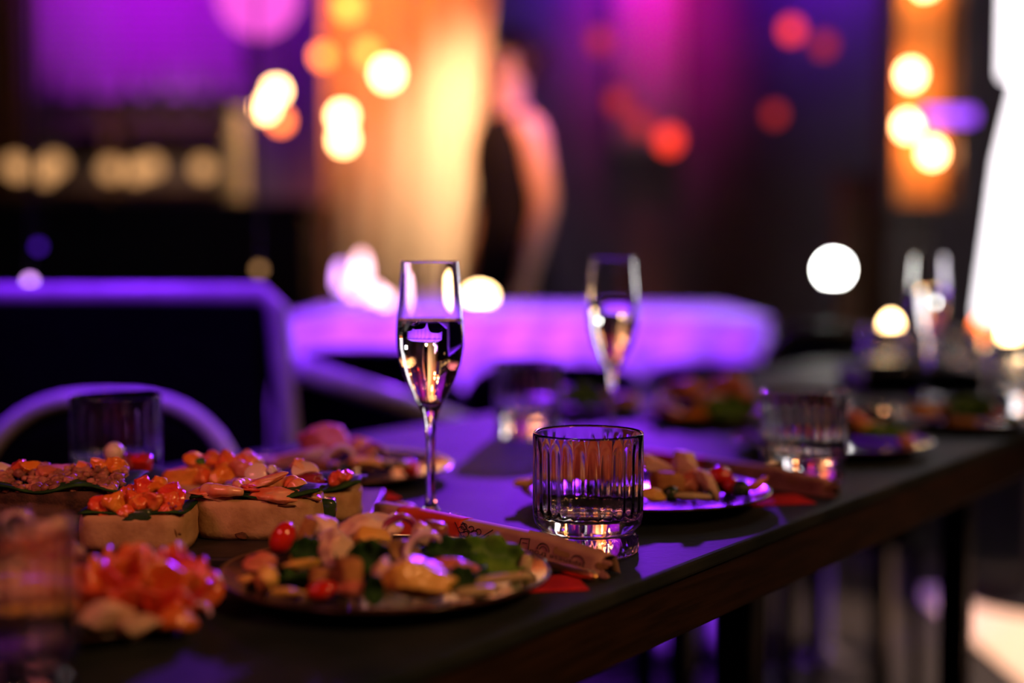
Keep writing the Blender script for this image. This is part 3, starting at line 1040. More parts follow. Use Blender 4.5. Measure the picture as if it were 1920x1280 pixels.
for i in range(12):
    topping(t, 'herb_seed', 'tomato', 'onionskin', 318 + rr.uniform(-14, 24), 956 + rr.uniform(-16, 12), dc - dp * rr.uniform(.3, .42), 6, 6, (0, 0, 0), i)

# c2: shrimp on a leaf
t, wd, h, dp = canape(476, 1014, 248, 74, 'open sandwich with pink shrimp on a dark leaf, behind the nearest salad plate', dp=0.062, p=3.6)
dc = t.location.y
obj('leaf', sheet(lambda u, v: ((u - .5) * wd * .98, (v - .5) * dp * .98, h + 0.004 + 0.003 * math.sin(7 * u + 4 * v) + 0.004 * (u - .5)), 18, 10, 0.0018), M['leaf'], t)
for i, (px, py, sz, rz, ry) in enumerate(((432, 924, 0.027, 2.5, 0.25), (520, 925, 0.026, 0.4, -0.1), (478, 916, 0.022, 1.3, 0.3))):
    sh = obj('shrimp', shrimp_geo(i, sz), M['shrimp'], t, loc=local(t, px, py, dc - 0.014 + i * 0.004), rot=(R(8), ry, rz))
    obj('tail', tail_geo(sz), M['salmonred'], sh)
topping(t, 'shrimp_chunk', 'chicken', 'shrimp', 410, 928, dc - .02, 100, 30, (0, R(4), 0.1), 2, 0.02)
topping(t, 'shrimp_chunk', 'chicken', 'shrimp', 520, 930, dc - .02, 92, 32, (0, R(2), 0.1), 3, 0.022)
topping(t, 'shrimp_chunk', 'chicken', 'shrimp', 500, 902, dc - .004, 78, 18, (0, R(-18), 0.1), 4, 0.014)
topping(t, 'shrimp_chunk', 'chicken', 'shrimp', 575, 927, dc - .016, 50, 18, (0, R(14), 0.1), 5, 0.014)
obj('burn_mark', blob(8, 0.0050, 0.0005, 0.003, 0.4, 2), M['crust'], t, loc=local(t, 452, 1004, dc - dp * .5), rot=(0, 0.2, 0))
obj('burn_mark', blob(10, 0.0080, 0.0006, 0.0009, 0.5, 2), M['crust'], t, loc=local(t, 540, 948, dc - dp * .49))
topping(t, 'cucumber_slab', 'cube', 'olive', 612, 952, dc + .004, 40, 44, (0, R(5), 0.2), 6, 0.02)

# c3: dark bread with crumble
t, wd, h, dp = canape(95, 1006, 290, 84, 'dark rye open sandwich with brown-pink crumble at the left board end', dark=True, dp=0.075)
dc = t.location.y
cg = geo()
rr = random.Random(8)
for i in range(260):
    px, py = rr.uniform(-20, 236), rr.uniform(874, 918)
    dd = dc - dp * 0.42 + (918 - py) / 44 * dp * 0.75 + rr.uniform(-.004, .004)
    s = rr.uniform(0.0018, 0.0052)
    add(cg, blob(i, s, s, s * .8, 0.5, 2, 0, 2.0), Matrix.Translation(local(t, px, py, dd)))
cr = obj('crumble', cg, M['crumb'], t)
cr['kind'] = 'stuff'
obj('leaf', sheet(lambda u, v: ((u - .5) * wd * .99, (v - .5) * dp * .99, h + 0.002 + 0.003 * math.sin(11 * u + 4 * v)), 18, 10, 0.0018), M['leaf'], t)
for i, (px, py, sw, sh, m_) in enumerate(((10, 884, 46, 34, 'radish'), (34, 878, 34, 40, 'salmonred'), (70, 880, 60, 30, 'mango'), (110, 882, 90, 24, 'ham'), (160, 878, 60, 24, 'shrimp'),
                                          (196, 872, 44, 24, 'mango'), (222, 878, 36, 34, 'mango'), (226, 918, 26, 20, 'beet'))):
    topping(t, 'garnish_piece', 'chicken', m_, px, py, dc + 0.018, sw, sh, (0.1 * i, 0.2 * math.sin(i), 0.4 * i), i, 0.02)

# c4: tomato, shrimp ball (behind, before the tumbler)
t, wd, h, dp = canape(248, 942, 110, 44, 'open sandwich with red tomato and a pale pink ball, before the left tumbler', d=1.235, dp=0.06)
dc = t.location.y
topping(t, 'pink_ball', 'tomato', 'radish', 214, 848, dc, 38, 40, (0, 0, 0), 1)
topping(t, 'tomato_wedge', 'chicken', 'tomato', 262, 868, dc, 40, 36, (0, 0, 0), 2)
topping(t, 'beet_wedge', 'chicken', 'beet', 240, 866, dc - .004, 36, 40, (0, 0, 0), 3)
topping(t, 'orange_piece', 'chicken', 'mango', 214, 876, dc - .006, 50, 30, (0, 0, 0), 4)
obj('leaf', sheet(lambda u, v: ((u - .5) * wd * 1.05, (v - .5) * dp * .98, h + 0.003 + 0.003 * math.sin(7 * u + 4 * v)), 12, 10, 0.002), M['leaf'], t)

# c5: orange pieces
t, wd, h, dp = canape(395, 948, 150, 44, 'open sandwich with orange fruit pieces, behind the diced salmon one', d=1.215, dp=0.062)
dc = t.location.y
for i, (px, py, sw, sh, m_) in enumerate(((350, 892, 70, 44, 'mango'), (375, 868, 60, 32, 'mango'), (400, 864, 60, 36, 'salmon'), (430, 866, 60, 34, 'salmon'), (465, 862, 60, 30, 'shrimp'),
                                          (420, 886, 80, 36, 'mango'), (380, 890, 60, 36, 'salmon'), (455, 884, 60, 30, 'ham'))):
    topping(t, 'orange_piece', 'chicken', m_, px, py, dc + (-.01 if py > 880 else 0.008), sw, sh, (0.1 * i, 0.3 * math.sin(i), 0.3 * i), i, 0.022)
topping(t, 'herb_sprig', 'leaf', 'lettuce', 376, 866, dc - .012, 18, 14, (R(50), 0, 0.4), 5)

# c6: radish, beet, tomato, bread showing at right
t, wd, h, dp = canape(585, 976, 176, 56, 'open sandwich with radish slices, beet and tomato at the right board end', d=1.165, dp=0.062)
dc = t.location.y
obj('leaf', sheet(lambda u, v: ((u - .5) * wd * 1.04, (v - .5) * dp * 1.02, h + 0.004 + 0.003 * math.sin(7 * u + 4 * v) + 0.008 * max(0, u - .6)), 18, 10, 0.002), M['leaf'], t)
topping(t, 'radish_slice', 'disc', 'radish', 482, 890, dc - .016, 44, 30, (R(58), R(-20), 0.2), 1)
topping(t, 'radish_slice', 'disc', 'radish', 572, 888, dc - .008, 52, 30, (R(40), R(10), 0.1), 2)
topping(t, 'beet_wedge', 'chicken', 'beet', 575, 902, dc - .014, 90, 34, (0, R(5), 0.1), 3, 0.02)
topping(t, 'beet_wedge', 'chicken', 'beet', 512, 884, dc - .010, 36, 26, (0, R(5), 0.1), 5, 0.02)
topping(t, 'tomato_wedge', 'chicken', 'salmonred', 632, 898, dc - .014, 34, 36, (0, R(5), 0.1), 4, 0.02)
topping(t, 'tomato_wedge', 'chicken', 'salmonred', 650, 896, dc - .008, 24, 30, (0, R(5), 0.1), 6, 0.02)
topping(t, 'onion_bit', 'chicken', 'onion', 510, 882, dc - .018, 22, 18, (0, R(25), 0.1), 7)
topping(t, 'orange_piece', 'chicken', 'shrimp', 560, 874, dc - .002, 36, 26, (0, R(5), 0.1), 8, 0.016)

# ------------------------------------------------------------------ chopstick sleeve with ink drawings
A_ = Vector((0.0735, 1.016, 0))
B_ = Vector((-0.112, 1.206, 0))
SL = (B_ - A_).length
sdir = (B_ - A_).normalized()
sl = thing('chopstick_sleeve', 'beige paper chopstick sleeve with ink drawings and a red band, beside the sharp tumbler', 'sleeve',
           (A_.x, A_.y, TOP + 0.0006), (0, 0, math.atan2(sdir.y, sdir.x)))
SH, SW = 0.0168, 0.019


def sfn(u, v, lift=0.0):
    """u metres from the near end, v 0 (front foot) .. 0.4 (front top) .. 1 (back foot)"""
    hh = 0.0125 + 0.0062 * max(0.0, min(1.0, u / (0.25 * SL)))
    if v <= 0.4:
        q = v / 0.4
        y, z = SW / 2 + 0.0025 - 0.0045 * q + lift, hh * q
    elif v < 0.6:
        a = (v - 0.4) / 0.2 * PI
        y, z = (SW / 2 - 0.002 + lift) * math.cos(a), hh + (0.0024 + lift) * math.sin(a)
    else:
        q = (1 - v) / 0.4
        y, z = -(SW / 2 + 0.0025 - 0.0045 * q + lift), hh * q
    return (u, y, z)


def srange(u0, u1, lift, nu=24):
    return sheet(lambda a, b: sfn(u0 + (u1 - u0) * a, b, lift), nu, 22, 0.0004)


obj('paper_wrap', srange(0.004, SL, 0.0), M['paper'], sl)
obj('red_band', srange(SL * 0.585, SL * 0.885, 0.0004), M['redpaper'], sl)
obj('torn_end', sheet(lambda a, b: sfn(0.004 - 0.010 * a * (0.6 + 0.4 * math.sin(b * 9)), 0.02 + 0.40 * b, 0.0), 6, 10, 0.0004), M['paper'], sl)
for q in (-0.0035, 0.0035):
    obj('chopstick', tube([(0.012, q, 0.008), (SL - 0.01, q, 0.006)], [0.0030, 0.0018], 10), M['crouton'], sl)


def ink(points, w=0.00045):
    """points: list of (u, v) on the front of the sleeve"""
    pts = [sfn(u, v, 0.0006) for u, v in points]
    return tube(pts, w, 5, True)


def arc_pts(u0, v0, ru, rv, a0, a1, n=12):
    return [(u0 + ru * math.cos(a0 + (a1 - a0) * k / n), v0 + rv * math.sin(a0 + (a1 - a0) * k / n)) for k in range(n + 1)]


inkg = []
U_ = lambda px: SL * max(0.0, min(1.0, _solve(px)))


def _solve(px):
    lo, hi = 0.0, 1.0
    for _ in range(30):
        m = (lo + hi) / 2
        p = A_.lerp(B_, m)
        q = 960 + FPX * p.x / p.y
        if q > px:
            lo = m
        else:
            hi = m
    return lo


ua, ub = U_(870), U_(940)
# fan-shaped landscape next to the red band
g = ink([(U_(866), .40), (U_(882), .20), (U_(902), .14), (U_(918), .24), (U_(938), .40)])
for c in ((880, .30, .0035), (890, .24, .003), (905, .28, .004), (898, .34, .003), (912, .32, .003), (884, .36, .0035)):
    add(g, ink(arc_pts(U_(c[0]), c[1], c[2], .05, 0.3, 5.8), 0.0004))
add(g, ink([(U_(880), .42), (U_(890), .33), (U_(896), .26)], 0.0006))
obj('ink_fan_drawing', g, M['ink'], sl)
# huts
g = geo()
for c in (932, 946, 958):
    add(g, ink([(U_(c - 6), .14), (U_(c - 6), .24), (U_(c), .30), (U_(c + 6), .23), (U_(c + 6), .13), (U_(c - 6), .14)], 0.0005))
    add(g, ink([(U_(c - 4), .20), (U_(c + 5), .18)], 0.0006))
obj('ink_hut_drawing', g, M['ink'], sl)
# tag
g = ink([(U_(990), .10), (U_(992), .36), (U_(1008), .38), (U_(1009), .14)])
add(g, ink([(U_(993), .18), (U_(999), .13), (U_(1004), .19)], 0.0006))
add(g, ink([(U_(996), .30), (U_(1005), .30)], 0.0003))
obj('ink_tag_drawing', g, M['ink'], sl)
# hills
obj('ink_hill_drawing', ink(arc_pts(U_(1036), .25, 0.0062, .11, 0, PI)), M['ink'], sl)
obj('ink_hill_drawing', ink(arc_pts(U_(1036), .25, 0.0036, .06, 0, PI), 0.0003), M['ink'], sl)
obj('ink_hill_drawing', ink(arc_pts(U_(1102), .25, 0.0060, .09, 0, PI)), M['ink'], sl)
# animal
def patch(pts_uv, lift=0.0006):
    v = [sfn(u, vv, lift) for u, vv in pts_uv]
    return (v, [tuple(range(len(v)))])


g = patch([(U_(1056), .25), (U_(1055), .29), (U_(1056), .36), (U_(1061), .38), (U_(1063), .33), (U_(1075), .34), (U_(1085), .33), (U_(1086), .27), (U_(1082), .245), (U_(1068), .24)])
obj('ink_animal_drawing', g, M['mushroom'], sl)
g = patch(arc_pts(U_(1143), .27, 0.0042, .07, 0, 2 * PI, 16)[:-1])
add(g, patch(arc_pts(U_(1157), .30, 0.0034, .06, 0, 2 * PI, 16)[:-1]))
obj('ink_tree_drawing', g, M['mushroom'], sl)
# lettering, standing upside down for the camera
cu = bpy.data.curves.new('lettering', 'FONT')
cu.body = 'Japanese trou'
cu.size = 0.0088
cu.space_character = 1.0
cu.resolution_u = 2
tmp = bpy.data.objects.new('lettering_tmp', cu)
COL.objects.link(tmp)
dg = bpy.context.evaluated_depsgraph_get()
dg.update()
tm = bpy.data.meshes.new_from_object(tmp.evaluated_get(dg))
bpy.data.objects.remove(tmp)
bm = bmesh.new()
bm.from_mesh(tm)
u0 = U_(1116)
wid = max(v.co.x for v in bm.verts)
for v in bm.verts:
    u = u0 + v.co.x * (U_(1012) - u0) / wid
    vv = 0.222 - v.co.y * 13.5
    v.co = Vector(sfn(u, max(0.012, vv), 0.0006))
bm.to_mesh(tm)
bm.free()
tm.materials.clear()
obj('lettering', tm, M['ink'], sl)

# gold cutlery lying in front of the sleeve
ga, gb = G(1120, 1087, 0.003), G(835, 1014, 0.003)
gt = thing('butter_knife', 'gold table knife lying along the paper sleeve near the plate', 'cutlery', (ga.x, ga.y, TOP + 0.0005), (0, 0, math.atan2(gb.y - ga.y, gb.x - ga.x)))
LG = (gb - ga).length
obj('handle', tube([(0, 0, 0.0042), (0.004, 0, 0.0042), (0.03, 0, 0.0042), (0.075, 0, 0.0036), (0.10, 0, 0.0034)], [0.0012, 0.0036, 0.0040, 0.0034, 0.0026], 14), M['gold'], gt)
obj('blade', sheet(lambda u, v: (0.098 + 0.09 * u, (v - .5) * 0.013 * (1 - 0.7 * u ** 4), 0.003), 12, 4, 0.0012), M['gold'], gt)

# the same sleeve at the next place setting
sleeve2 = copy_tree(sl)
sleeve2.location = (XT(1507, 1.44) + 0.014, 1.44 - 0.092, TOP + 0.0006)
tag(sleeve2, 'blurred beige paper sleeve in front of the second edge tumbler', 'sleeve')

# low black crate on the far part of the table
cx0, cx1 = XT(1600, 2.42), XT(1815, 2.42)
crt = thing('serving_crate', 'low black tray box on the table behind the farthest flute', 'tray', ((cx0 + cx1) / 2, 2.44, TOP + 0.0005))
cw = cx1 - cx0
obj('bottom', box(0, 0, 0.003, cw, 0.20, 0.006), M['slate'], crt, smooth=False)
for sx in (-1, 1):
    obj('end_wall', box(sx * (cw / 2 - 0.004), 0, 0.018, 0.008, 0.20, 0.036), M['slate'], crt, smooth=False)
    obj('side_wall', box(0, sx * 0.096, 0.018, cw, 0.008, 0.036), M['slate'], crt, smooth=False)
# small bits on the table
b1 = obj('bread_roll', blob(2, 0.013, 0.008, 0.005, 0.15, 3), M['chicken'], loc=G(705, 955, 0.005))
tag(b1, 'small pale roll lying left of the sharp flute stem', 'bread')
b2 = obj('bread_roll', blob(4, 0.012, 0.008, 0.005, 0.15, 3), M['chicken'], loc=G(755, 952, 0.005))
tag(b2, 'small pale roll lying against the sharp flute stem', 'bread')
rn = G(690, 932, 0.001)
o = obj('paper_napkin', sheet(lambda u, v: ((u - .5) * .05, (v - .5) * .05, 0.002), 3, 3, 0.002), M['napkin'], loc=(rn.x, rn.y, TOP), rot=(0, 0, 0.4))
tag(o, 'small folded red napkin beyond the right board end', 'napkin', 'red paper napkins')
sb = G(1632, 800, 0.02)  # polished bowl added to reflect a white glint
sbt = obj('glint_bowl', lathe([(0, 0.0), (0.016, 0.0), (0.018, 0.002), (0.028, 0.016), (0.031, 0.030), (0.0295, 0.030), (0.026, 0.016), (0.015, 0.004), (0, 0.004)], 40), M['steel'],
          loc=(XT(1634, 1.86), 1.86, TOP + 0.0005))
tag(sbt, 'small polished steel bowl added for its white glint behind the second edge tumbler', 'bowl')

# ------------------------------------------------------------------ chairs
def arch_chair(px, py, d, wpx, label, rz=0.0, ex=(0.75, 0.6), fm='blackmetal'):
    """chair seen from its front; top of the arched frame at (px, py)"""
    p = D(px, py, d)
    hw = wpx * d / FPX / 2
    t = thing('dining_chair', label, 'chair', (p.x, p.y, 0), (0, 0, rz), 'chairs along the far table side')
    topz = p.z
    seat = 0.46
    pts = []
    n = 30
    for k in range(n + 1):
        a = PI * k / n
        c, s = math.cos(a), math.sin(a)
        pts.append((-hw * math.copysign(abs(c) ** ex[0], c), 0.03 * s, seat + 0.05 + (topz - seat - 0.05) * abs(s) ** ex[1]))
    obj('back_frame', tube(pts, 0.011, 12), M[fm], t)

    def fn(u, v):
        i = u * n
        a = PI * u
        c, s = math.cos(a), math.sin(a)
        x = -hw * 0.95 * math.copysign(abs(c) ** ex[0], c)
        zt = seat + 0.05 + (topz - 0.010 - seat - 0.05) * abs(s) ** ex[1]
        return (x, 0.03 * s + 0.006, seat + 0.03 + (zt - seat - 0.03) * v)
    obj('back_pad', sheet(fn, 24, 8, 0.012), M['uphol'], t)
    obj('seat', prism(bread_outline(hw * 2, 0.42, 40, 4.0), seat - 0.05, seat, 0.0), M['uphol'], t, loc=(0, -0.2, 0))
    for sx in (-1, 1):
        obj('leg', tube([(sx * hw * .9, -0.38, seat - .04), (sx * hw * .98, -0.40, 0.0)], [0.013, 0.010], 10), M[fm], t)
        obj('leg', tube([(sx * hw * .95, 0.0, seat + .06), (sx * hw * .95, 0.02, seat - .05), (sx * hw, 0.06, 0.0)], [0.012, 0.013, 0.010], 10), M[fm], t)
    return t


arch_chair(190, 748, 1.72, 560, 'black chair with a glowing purple arched frame behind the left tumbler', fm='frame')
arch_chair(690, 662, 2.72, 345, 'dark arched chair behind the sharp flute', R(-4), (0.5, 0.35))
arch_chair(1040, 694, 2.62, 360, 'dark arched chair behind the blurred middle tumbler', R(-4), (0.45, 0.35))
arch_chair(1345, 690, 2.95, 300, 'dark arched chair behind the middle serving plate', R(-4), (0.45, 0.35))


arch_chair(1545, 618, 3.12, 230, 'dark arched chair in front of the brilliant globe lamp', R(-4), (0.6, 0.4))


def square_chair(pxl, pxr, pyt, d, label):
    a, b = D(pxl, pyt, d), D(pxr, pyt, d)
    cx = (a.x + b.x) / 2
    hw = (b.x - a.x) / 2
    t = thing('padded_chair', label, 'chair', (cx, d, 0), (0, 0, 0))
    top = a.z - 0.017
    seat = 0.46
    r_ = 0.0165
    lean = 0.05
    fr = [(-hw + 0.05, lean * .3, seat + 0.02), (-hw + 0.008, 0, top - 0.02), (-hw + 0.028, 0.0, top), (0, 0.0, top), (hw - 0.028, 0.0, top), (hw - 0.008, 0, top - 0.02),
          (hw + 0.022, lean * .3, seat + 0.02)]
    obj('back_frame', tube(fr, r_, 14), M['frame'], t)
    obj('back_pad', box(0, 0.012, (top + seat) / 2 + 0.005, hw * 2 - 0.055, 0.05, top - seat - 0.02), M['uphol'], t, smooth=False, bevel=0.01)
    obj('seat', box(0, 0.165, seat - 0.04, hw * 1.8, 0.28, 0.08), M['uphol'], t, smooth=False, bevel=0.02)
    obj('armrest', tube([(hw + 0.02, 0.0, D(575, 690, d).z)] + [(lambda p: (p.x - cx, p.y - d, p.z))(q) for q in (D(735, 748, d + 0.15), D(905, 808, d + 0.3))], [0.018, 0.018, 0.016], 12), M['frame'], t)
    obj('armrest_post', tube([(lambda p: (p.x - cx, p.y - d, p.z))(D(900, 806, d + 0.3)), (D(900, 806, d + 0.3).x - cx, 0.3, 0.0)], 0.012, 10), M['frame'], t)
    for sx in (-1, 1):
        for sy in (0.27, 0.03):
            obj('leg', tube([(sx * hw * .85, sy, seat - .06), (sx * hw * .88, sy, 0.0)], [0.016, 0.012], 10), M['frame'], t)
    return t


square_chair(-200, 530, 530, 1.98, 'black padded chair with a purple-lit square frame and sloping armrest at the left')

# ------------------------------------------------------------------ buffet table with pleated cloth
BZ = 0.812
bx0, bx1, by0, by1 = D(535, 600, 3.3).x, D(1445, 600, 3.3).x, 3.3, 4.1
buf = thing('buffet_table', 'buffet table in a pale pleated cloth glowing purple behind the chairs', 'table', ((bx0 + bx1) / 2, (by0 + by1) / 2, 0))
bw, bd = bx1 - bx0, by1 - by0


def perim(u):
    L = 2 * (bw + bd)
    s = u * L
    if s < bw:
        return (-bw / 2 + s, -bd / 2, 0, -1)
    s -= bw
    if s < bd:
        return (bw / 2, -bd / 2 + s, 1, 0)
    s -= bd
    if s < bw:
        return (bw / 2 - s, bd / 2, 0, 1)
    s -= bw
    return (-bw / 2, bd / 2 - s, -1, 0)


def skirt(u, v):
    x, y, nx, ny = perim(min(u, 0.99999))
    z = BZ * (1 - v) + 0.01
    a = 0.042 * min(1.0, 2.2 * v + 0.05) * math.sin(u * 2 * PI * 30 + 1.3 * v + 0.7 * math.sin(u * 40)) + 0.030 * min(1.0, 2.2 * v)
    return (x + nx * a, y + ny * a, z)


obj('cloth_skirt', sheet(skirt, 420, 8, 0.003), M['cloth'], buf)
obj('cloth_top', box(0, 0, BZ + 0.008, bw + 0.01, bd + 0.01, 0.012), M['cloth'], buf, smooth=False, bevel=0.004)
for sx in (-1, 1):
    for sy in (-1, 1):
        obj('leg', box(sx * (bw / 2 - .08), sy * (bd / 2 - .08), BZ / 2, 0.05, 0.05, BZ - 0.01), M['blackmetal'], buf, smooth=False)


def bulb(px, py, d, r, em, label, group, cord=True, name='pendant_bulb'):
    p = D(px, py, d)
    t = thing(name, label, 'lamp', p, group=group)
    obj('globe', blob(1, r, r, r * 1.08, 0, 3), em, t)
    obj('socket', lathe([(0, r * 1.5), (r * .35, r * 1.5), (r * .42, r * 1.1), (r * .5, r * .85), (0, r * .85)], 16), M['blackmetal'], t)
    if cord:
        obj('cord', tube([(0, 0, r * 1.4), (0, 0, 3.19 - p.z)], 0.003, 6), M['blackmetal'], t)
    return t


def candle(px, pbase, d, h, r, em, label, group='lights on the buffet table', z=None):
    """candle lamp, also added for glass glints: cup, wax and glowing globe; base at z"""
    x = D(px, pbase, d).x
    t = thing('candle_or_glint', label, 'candle', (x, d, z), group=group)
    obj('cup', lathe([(0, 0), (r * 0.9, 0), (r, 0.004), (r * 1.05, h * 0.5), (r * 1.0, h * 0.5), (r * .9, 0.006), (0, 0.006)], 24), M['steel'], t)
    obj('glow_globe', blob(1, r * 0.95, r * 0.95, h * 0.42, 0, 3), em, t, loc=(0, 0, h * 0.62))
    return t


BT_Z = BZ + 0.0145
candle(900, 600, 3.75, 0.055, 0.034, E_CANDLE, 'bright warm candle lamp on the buffet right of the sharp flute', z=BT_Z)
candle(703, 585, 3.7, 0.060, 0.022, E_ROSE, 'rose glass highlight given as glow on the buffet just left of the sharp flute', z=BT_Z)  # rose and lilac globes here stand in for highlights on glasses
candle(664, 560, 3.55, 0.085, 0.016, E_LILAC, 'lilac glass highlight given as glow among the buffet lights at the left', z=BT_Z)
candle(640, 560, 3.85, 0.115, 0.014, E_LILAC, 'tall lilac glass highlight given as glow at the left buffet end', z=BT_Z)
candle(678, 560, 3.95, 0.14, 0.018, E_ROSE, 'tallest rose glass highlight given as glow among the buffet lights', z=BT_Z)
candle(725, 600, 3.45, 0.050, 0.014, E_ROSE, 'small low rose glass highlight given as glow at the front buffet edge', z=BT_Z)

# ------------------------------------------------------------------ lights over the curtain
GB = 'bulbs hanging before the curtain'
bulb(726, 138, 5.6, 0.040, E_WARM, 'brightest warm bulb hanging before the curtain', GB)
bulb(690, 98, 5.7, 0.034, E_ORANGE, 'orange bulb hanging just above left of the brightest one', GB)
bulb(642, 218, 5.6, 0.034, E_WARM, 'warm bulb at the left curtain edge, upper of a close pair', GB)
bulb(644, 262, 5.75, 0.034, E_WARM, 'warm bulb at the left curtain edge, lower of a close pair', GB)
bulb(652, 12, 5.4, 0.040, E_ORANGE, 'orange bulb at the top picture edge before the curtain', GB)
bulb(605, 105, 5.6, 0.030, E_ORANGE, 'small orange bulb left of the curtain', GB)
bulb(518, 170, 5.6, 0.030, E_WARM, 'warm bulb between the blind and the curtain, upper one', GB)
bulb(498, 202, 5.6, 0.030, E_WARM, 'warm bulb between the blind and the curtain, lower one', GB)
bulb(526, 226, 5.8, 0.030, E_ORANGE, 'dim orange bulb under the pair beside the blind', GB)
bulb(484, -14, 4.4, 0.125, E_PINK, 'large pink globe pendant cut by the top picture edge', 'pink pendant', name='pendant_lamp')

# curtain
cl, cr_ = D(606, 300, 6.1).x, D(926, 300, 6.1).x


def curt(u, v):
    z = 2.9 - v * 2.55
    wfac = 1 - 0.17 * max(0.0, min(1.0, (v - 0.30) / 0.45))
    x = cl + (cr_ - cl) * u * wfac
    y = 6.15 + 0.055 * math.sin(u * 2 * PI * 5.5 + 0.6 * math.sin(v * 3)) + 0.02 * math.sin(u * 23 + v)
    return (x, y, z)


cut = obj('curtain', sheet(curt, 120, 30, 0.004), M['curtain'])
tag(cut, 'tall cream curtain glowing orange from the bulbs in front', 'curtain')
rod = thing('curtain_rod', 'dark rod holding the cream curtain above the picture', 'rod', ((cl + cr_) / 2, 6.15, 2.93))
obj('bar', tube([(-0.7, 0, 0), (0.7, 0, 0)], 0.014, 10), M['blackmetal'], rod)
for sx in (-0.69, 0.69):
    obj('bracket', tube([(sx, 0, 0), (sx, 1.3, 0.0)], 0.008, 8), M['blackmetal'], rod)

# ------------------------------------------------------------------ bar at the left
bl, br = D(-200, 400, 5.6).x, D(590, 400, 5.6).x
ct = D(300, 374, 5.6).z
bar = thing('bar_counter', 'long black bar counter below the row of warm lamps', 'counter', ((bl + br) / 2, 5.85, 0))
obj('counter_body', box(0, 0, (ct - 0.05) / 2, br - bl - 0.06, 0.5, ct - 0.05), M['bar'], bar, smooth=False, bevel=0.01)
obj('counter_top', box(0, 0, ct - 0.025, br - bl, 0.6, 0.05), M['bar'], bar, smooth=False, bevel=0.008)
gp = D(440, 372, 5.8)
gpt = thing('tap_tower', 'pale green tap tower standing on the black bar counter', 'tap', (gp.x, 5.8, ct + 0.0005))
hT = D(440, 205, 5.8).z - ct
obj('column', lathe([(0, 0), (0.062, 0), (0.062, 0.012), (0.050, 0.02), (0.047, hT * .9), (0.05, hT * .95), (0.035, hT), (0, hT)], 32), M['greenpost'], gpt)
obj('tap', tube([(0, -0.045, hT * .72), (0, -0.10, hT * .72), (0, -0.11, hT * .62)], 0.010, 10), M['steel'], gpt)
obj('tap_handle', tube([(0, -0.08, hT * .73), (0, -0.085, hT * .92)], [0.008, 0.014], 10), M['bar'], gpt)
# back shelves with bottles
shf = thing('back_bar_shelf', 'dim wooden shelf rack on the wall behind the bar', 'shelf', (D(200, 300, 7.2).x, 7.33, 0))
for z in (1.30, 1.62):
    obj('shelf_board', box(0, 0, z, 1.25, 0.25, 0.03), M['wood'], shf, smooth=False)
for x in (-0.62, 0.0, 0.62):
    obj('upright', box(x, 0.02, 0.85, 0.035, 0.24, 1.70), M['wood'], shf, smooth=False)
bprof = [(0, 0), (0.034, 0), (0.037, 0.004), (0.037, 0.15), (0.030, 0.18), (0.014, 0.21), (0.012, 0.27), (0.014, 0.275), (0.014, 0.285), (0, 0.285)]
BOT = mesh_of('bottle_body', lathe(bprof, 20))
CAP = mesh_of('bottle_cap', lathe([(0, 0.281), (0.0155, 0.281), (0.0155, 0.30), (0, 0.30)], 14))
ords = ('leftmost', 'second from the left', 'third from the left', 'fourth from the left', 'fifth from the left', 'sixth from the left', 'seventh from the left', 'eighth from the left')
bxs = (-0.55, -0.43, -0.30, -0.12, 0.10, 0.24, 0.40, 0.54)
for i, x in enumerate(bxs):
    t = thing('bottle', 'dark bottle on the upper back bar shelf, %s' % ords[i], 'bottle', (shf.location.x + x, 7.30, 1.6355), group='bottles behind the bar')
    t.scale = (1, 1, 0.72 + 0.12 * ((i * 7) % 3))
    obj('glass_body', BOT, M['bottle'], t)
    obj('cap', CAP, M['gold'], t)
# warm lamps along the bar
blamps = (28, 52, 84, 118, 208, 268, 284, 392, 432)
bo_ = ('leftmost', 'second from the left', 'third from the left', 'fourth from the left', 'fifth from the left', 'sixth from the left', 'seventh from the left', 'second from the tap tower', 'beside the tap tower')
for i, px in enumerate(blamps):
    p = D(px, 312 + (i % 3) * 6, 6.0)
    t = thing('bar_lamp', 'small warm lamp on the bar counter, %s' % bo_[i], 'lamp', (p.x, 6.0 - 0.11 * (i % 2), ct + 0.0005), group='warm lamps on the bar')
    hh = p.z - ct
    obj('stem', lathe([(0, 0), (0.03, 0), (0.03, 0.008), (0.008, 0.014), (0.006, hh - 0.02), (0, hh - 0.02)], 14), M['blackmetal'], t)
    obj('globe', blob(1, 0.042, 0.042, 0.042, 0, 3), E_BARLAMP, t, loc=(0, 0, hh))

# blind
bl0, bl1 = D(62, 80, 7.4).x, D(452, 80, 7.4).x
bz0, bz1 = D(62, 176, 7.4).z, 2.75
bld = thing('window_blind', 'wide slatted blind lit purple on the back wall', 'blind', ((bl0 + bl1) / 2, 7.42, bz0))
ns = int((bz1 - bz0) / 0.045)
SLAT = mesh_of('slat', box(0, 0, 0, bl1 - bl0, 0.045, 0.004), False)
for i in range(ns):
    obj('slat', SLAT, M['slat'], bld, loc=(0, 0, 0.03 + i * 0.045), rot=(R(58), 0, 0))
obj('head_rail', box(0, 0, bz1 - bz0 + 0.03, bl1 - bl0, 0.06, 0.05), M['slat'], bld, smooth=False)
obj('bottom_rail', box(0, 0, 0, bl1 - bl0, 0.03, 0.02), M['slat'], bld, smooth=False)
for x in (-0.36, 0.36):
    obj('cord', tube([(x, -0.025, 0), (x, -0.025, bz1 - bz0)], 0.002, 6), M['slat'], bld)
pp = D(22, 300, 6.9).x
tag(obj('wooden_post', add(box(pp, 6.9, 1.6, 0.16, 0.16, 3.196), box(pp, 6.9, 0.06, 0.2, 0.2, 0.12)), M['wood'], smooth=False, bevel=0.006), 'brown square wooden post at the left picture edge', 'post')

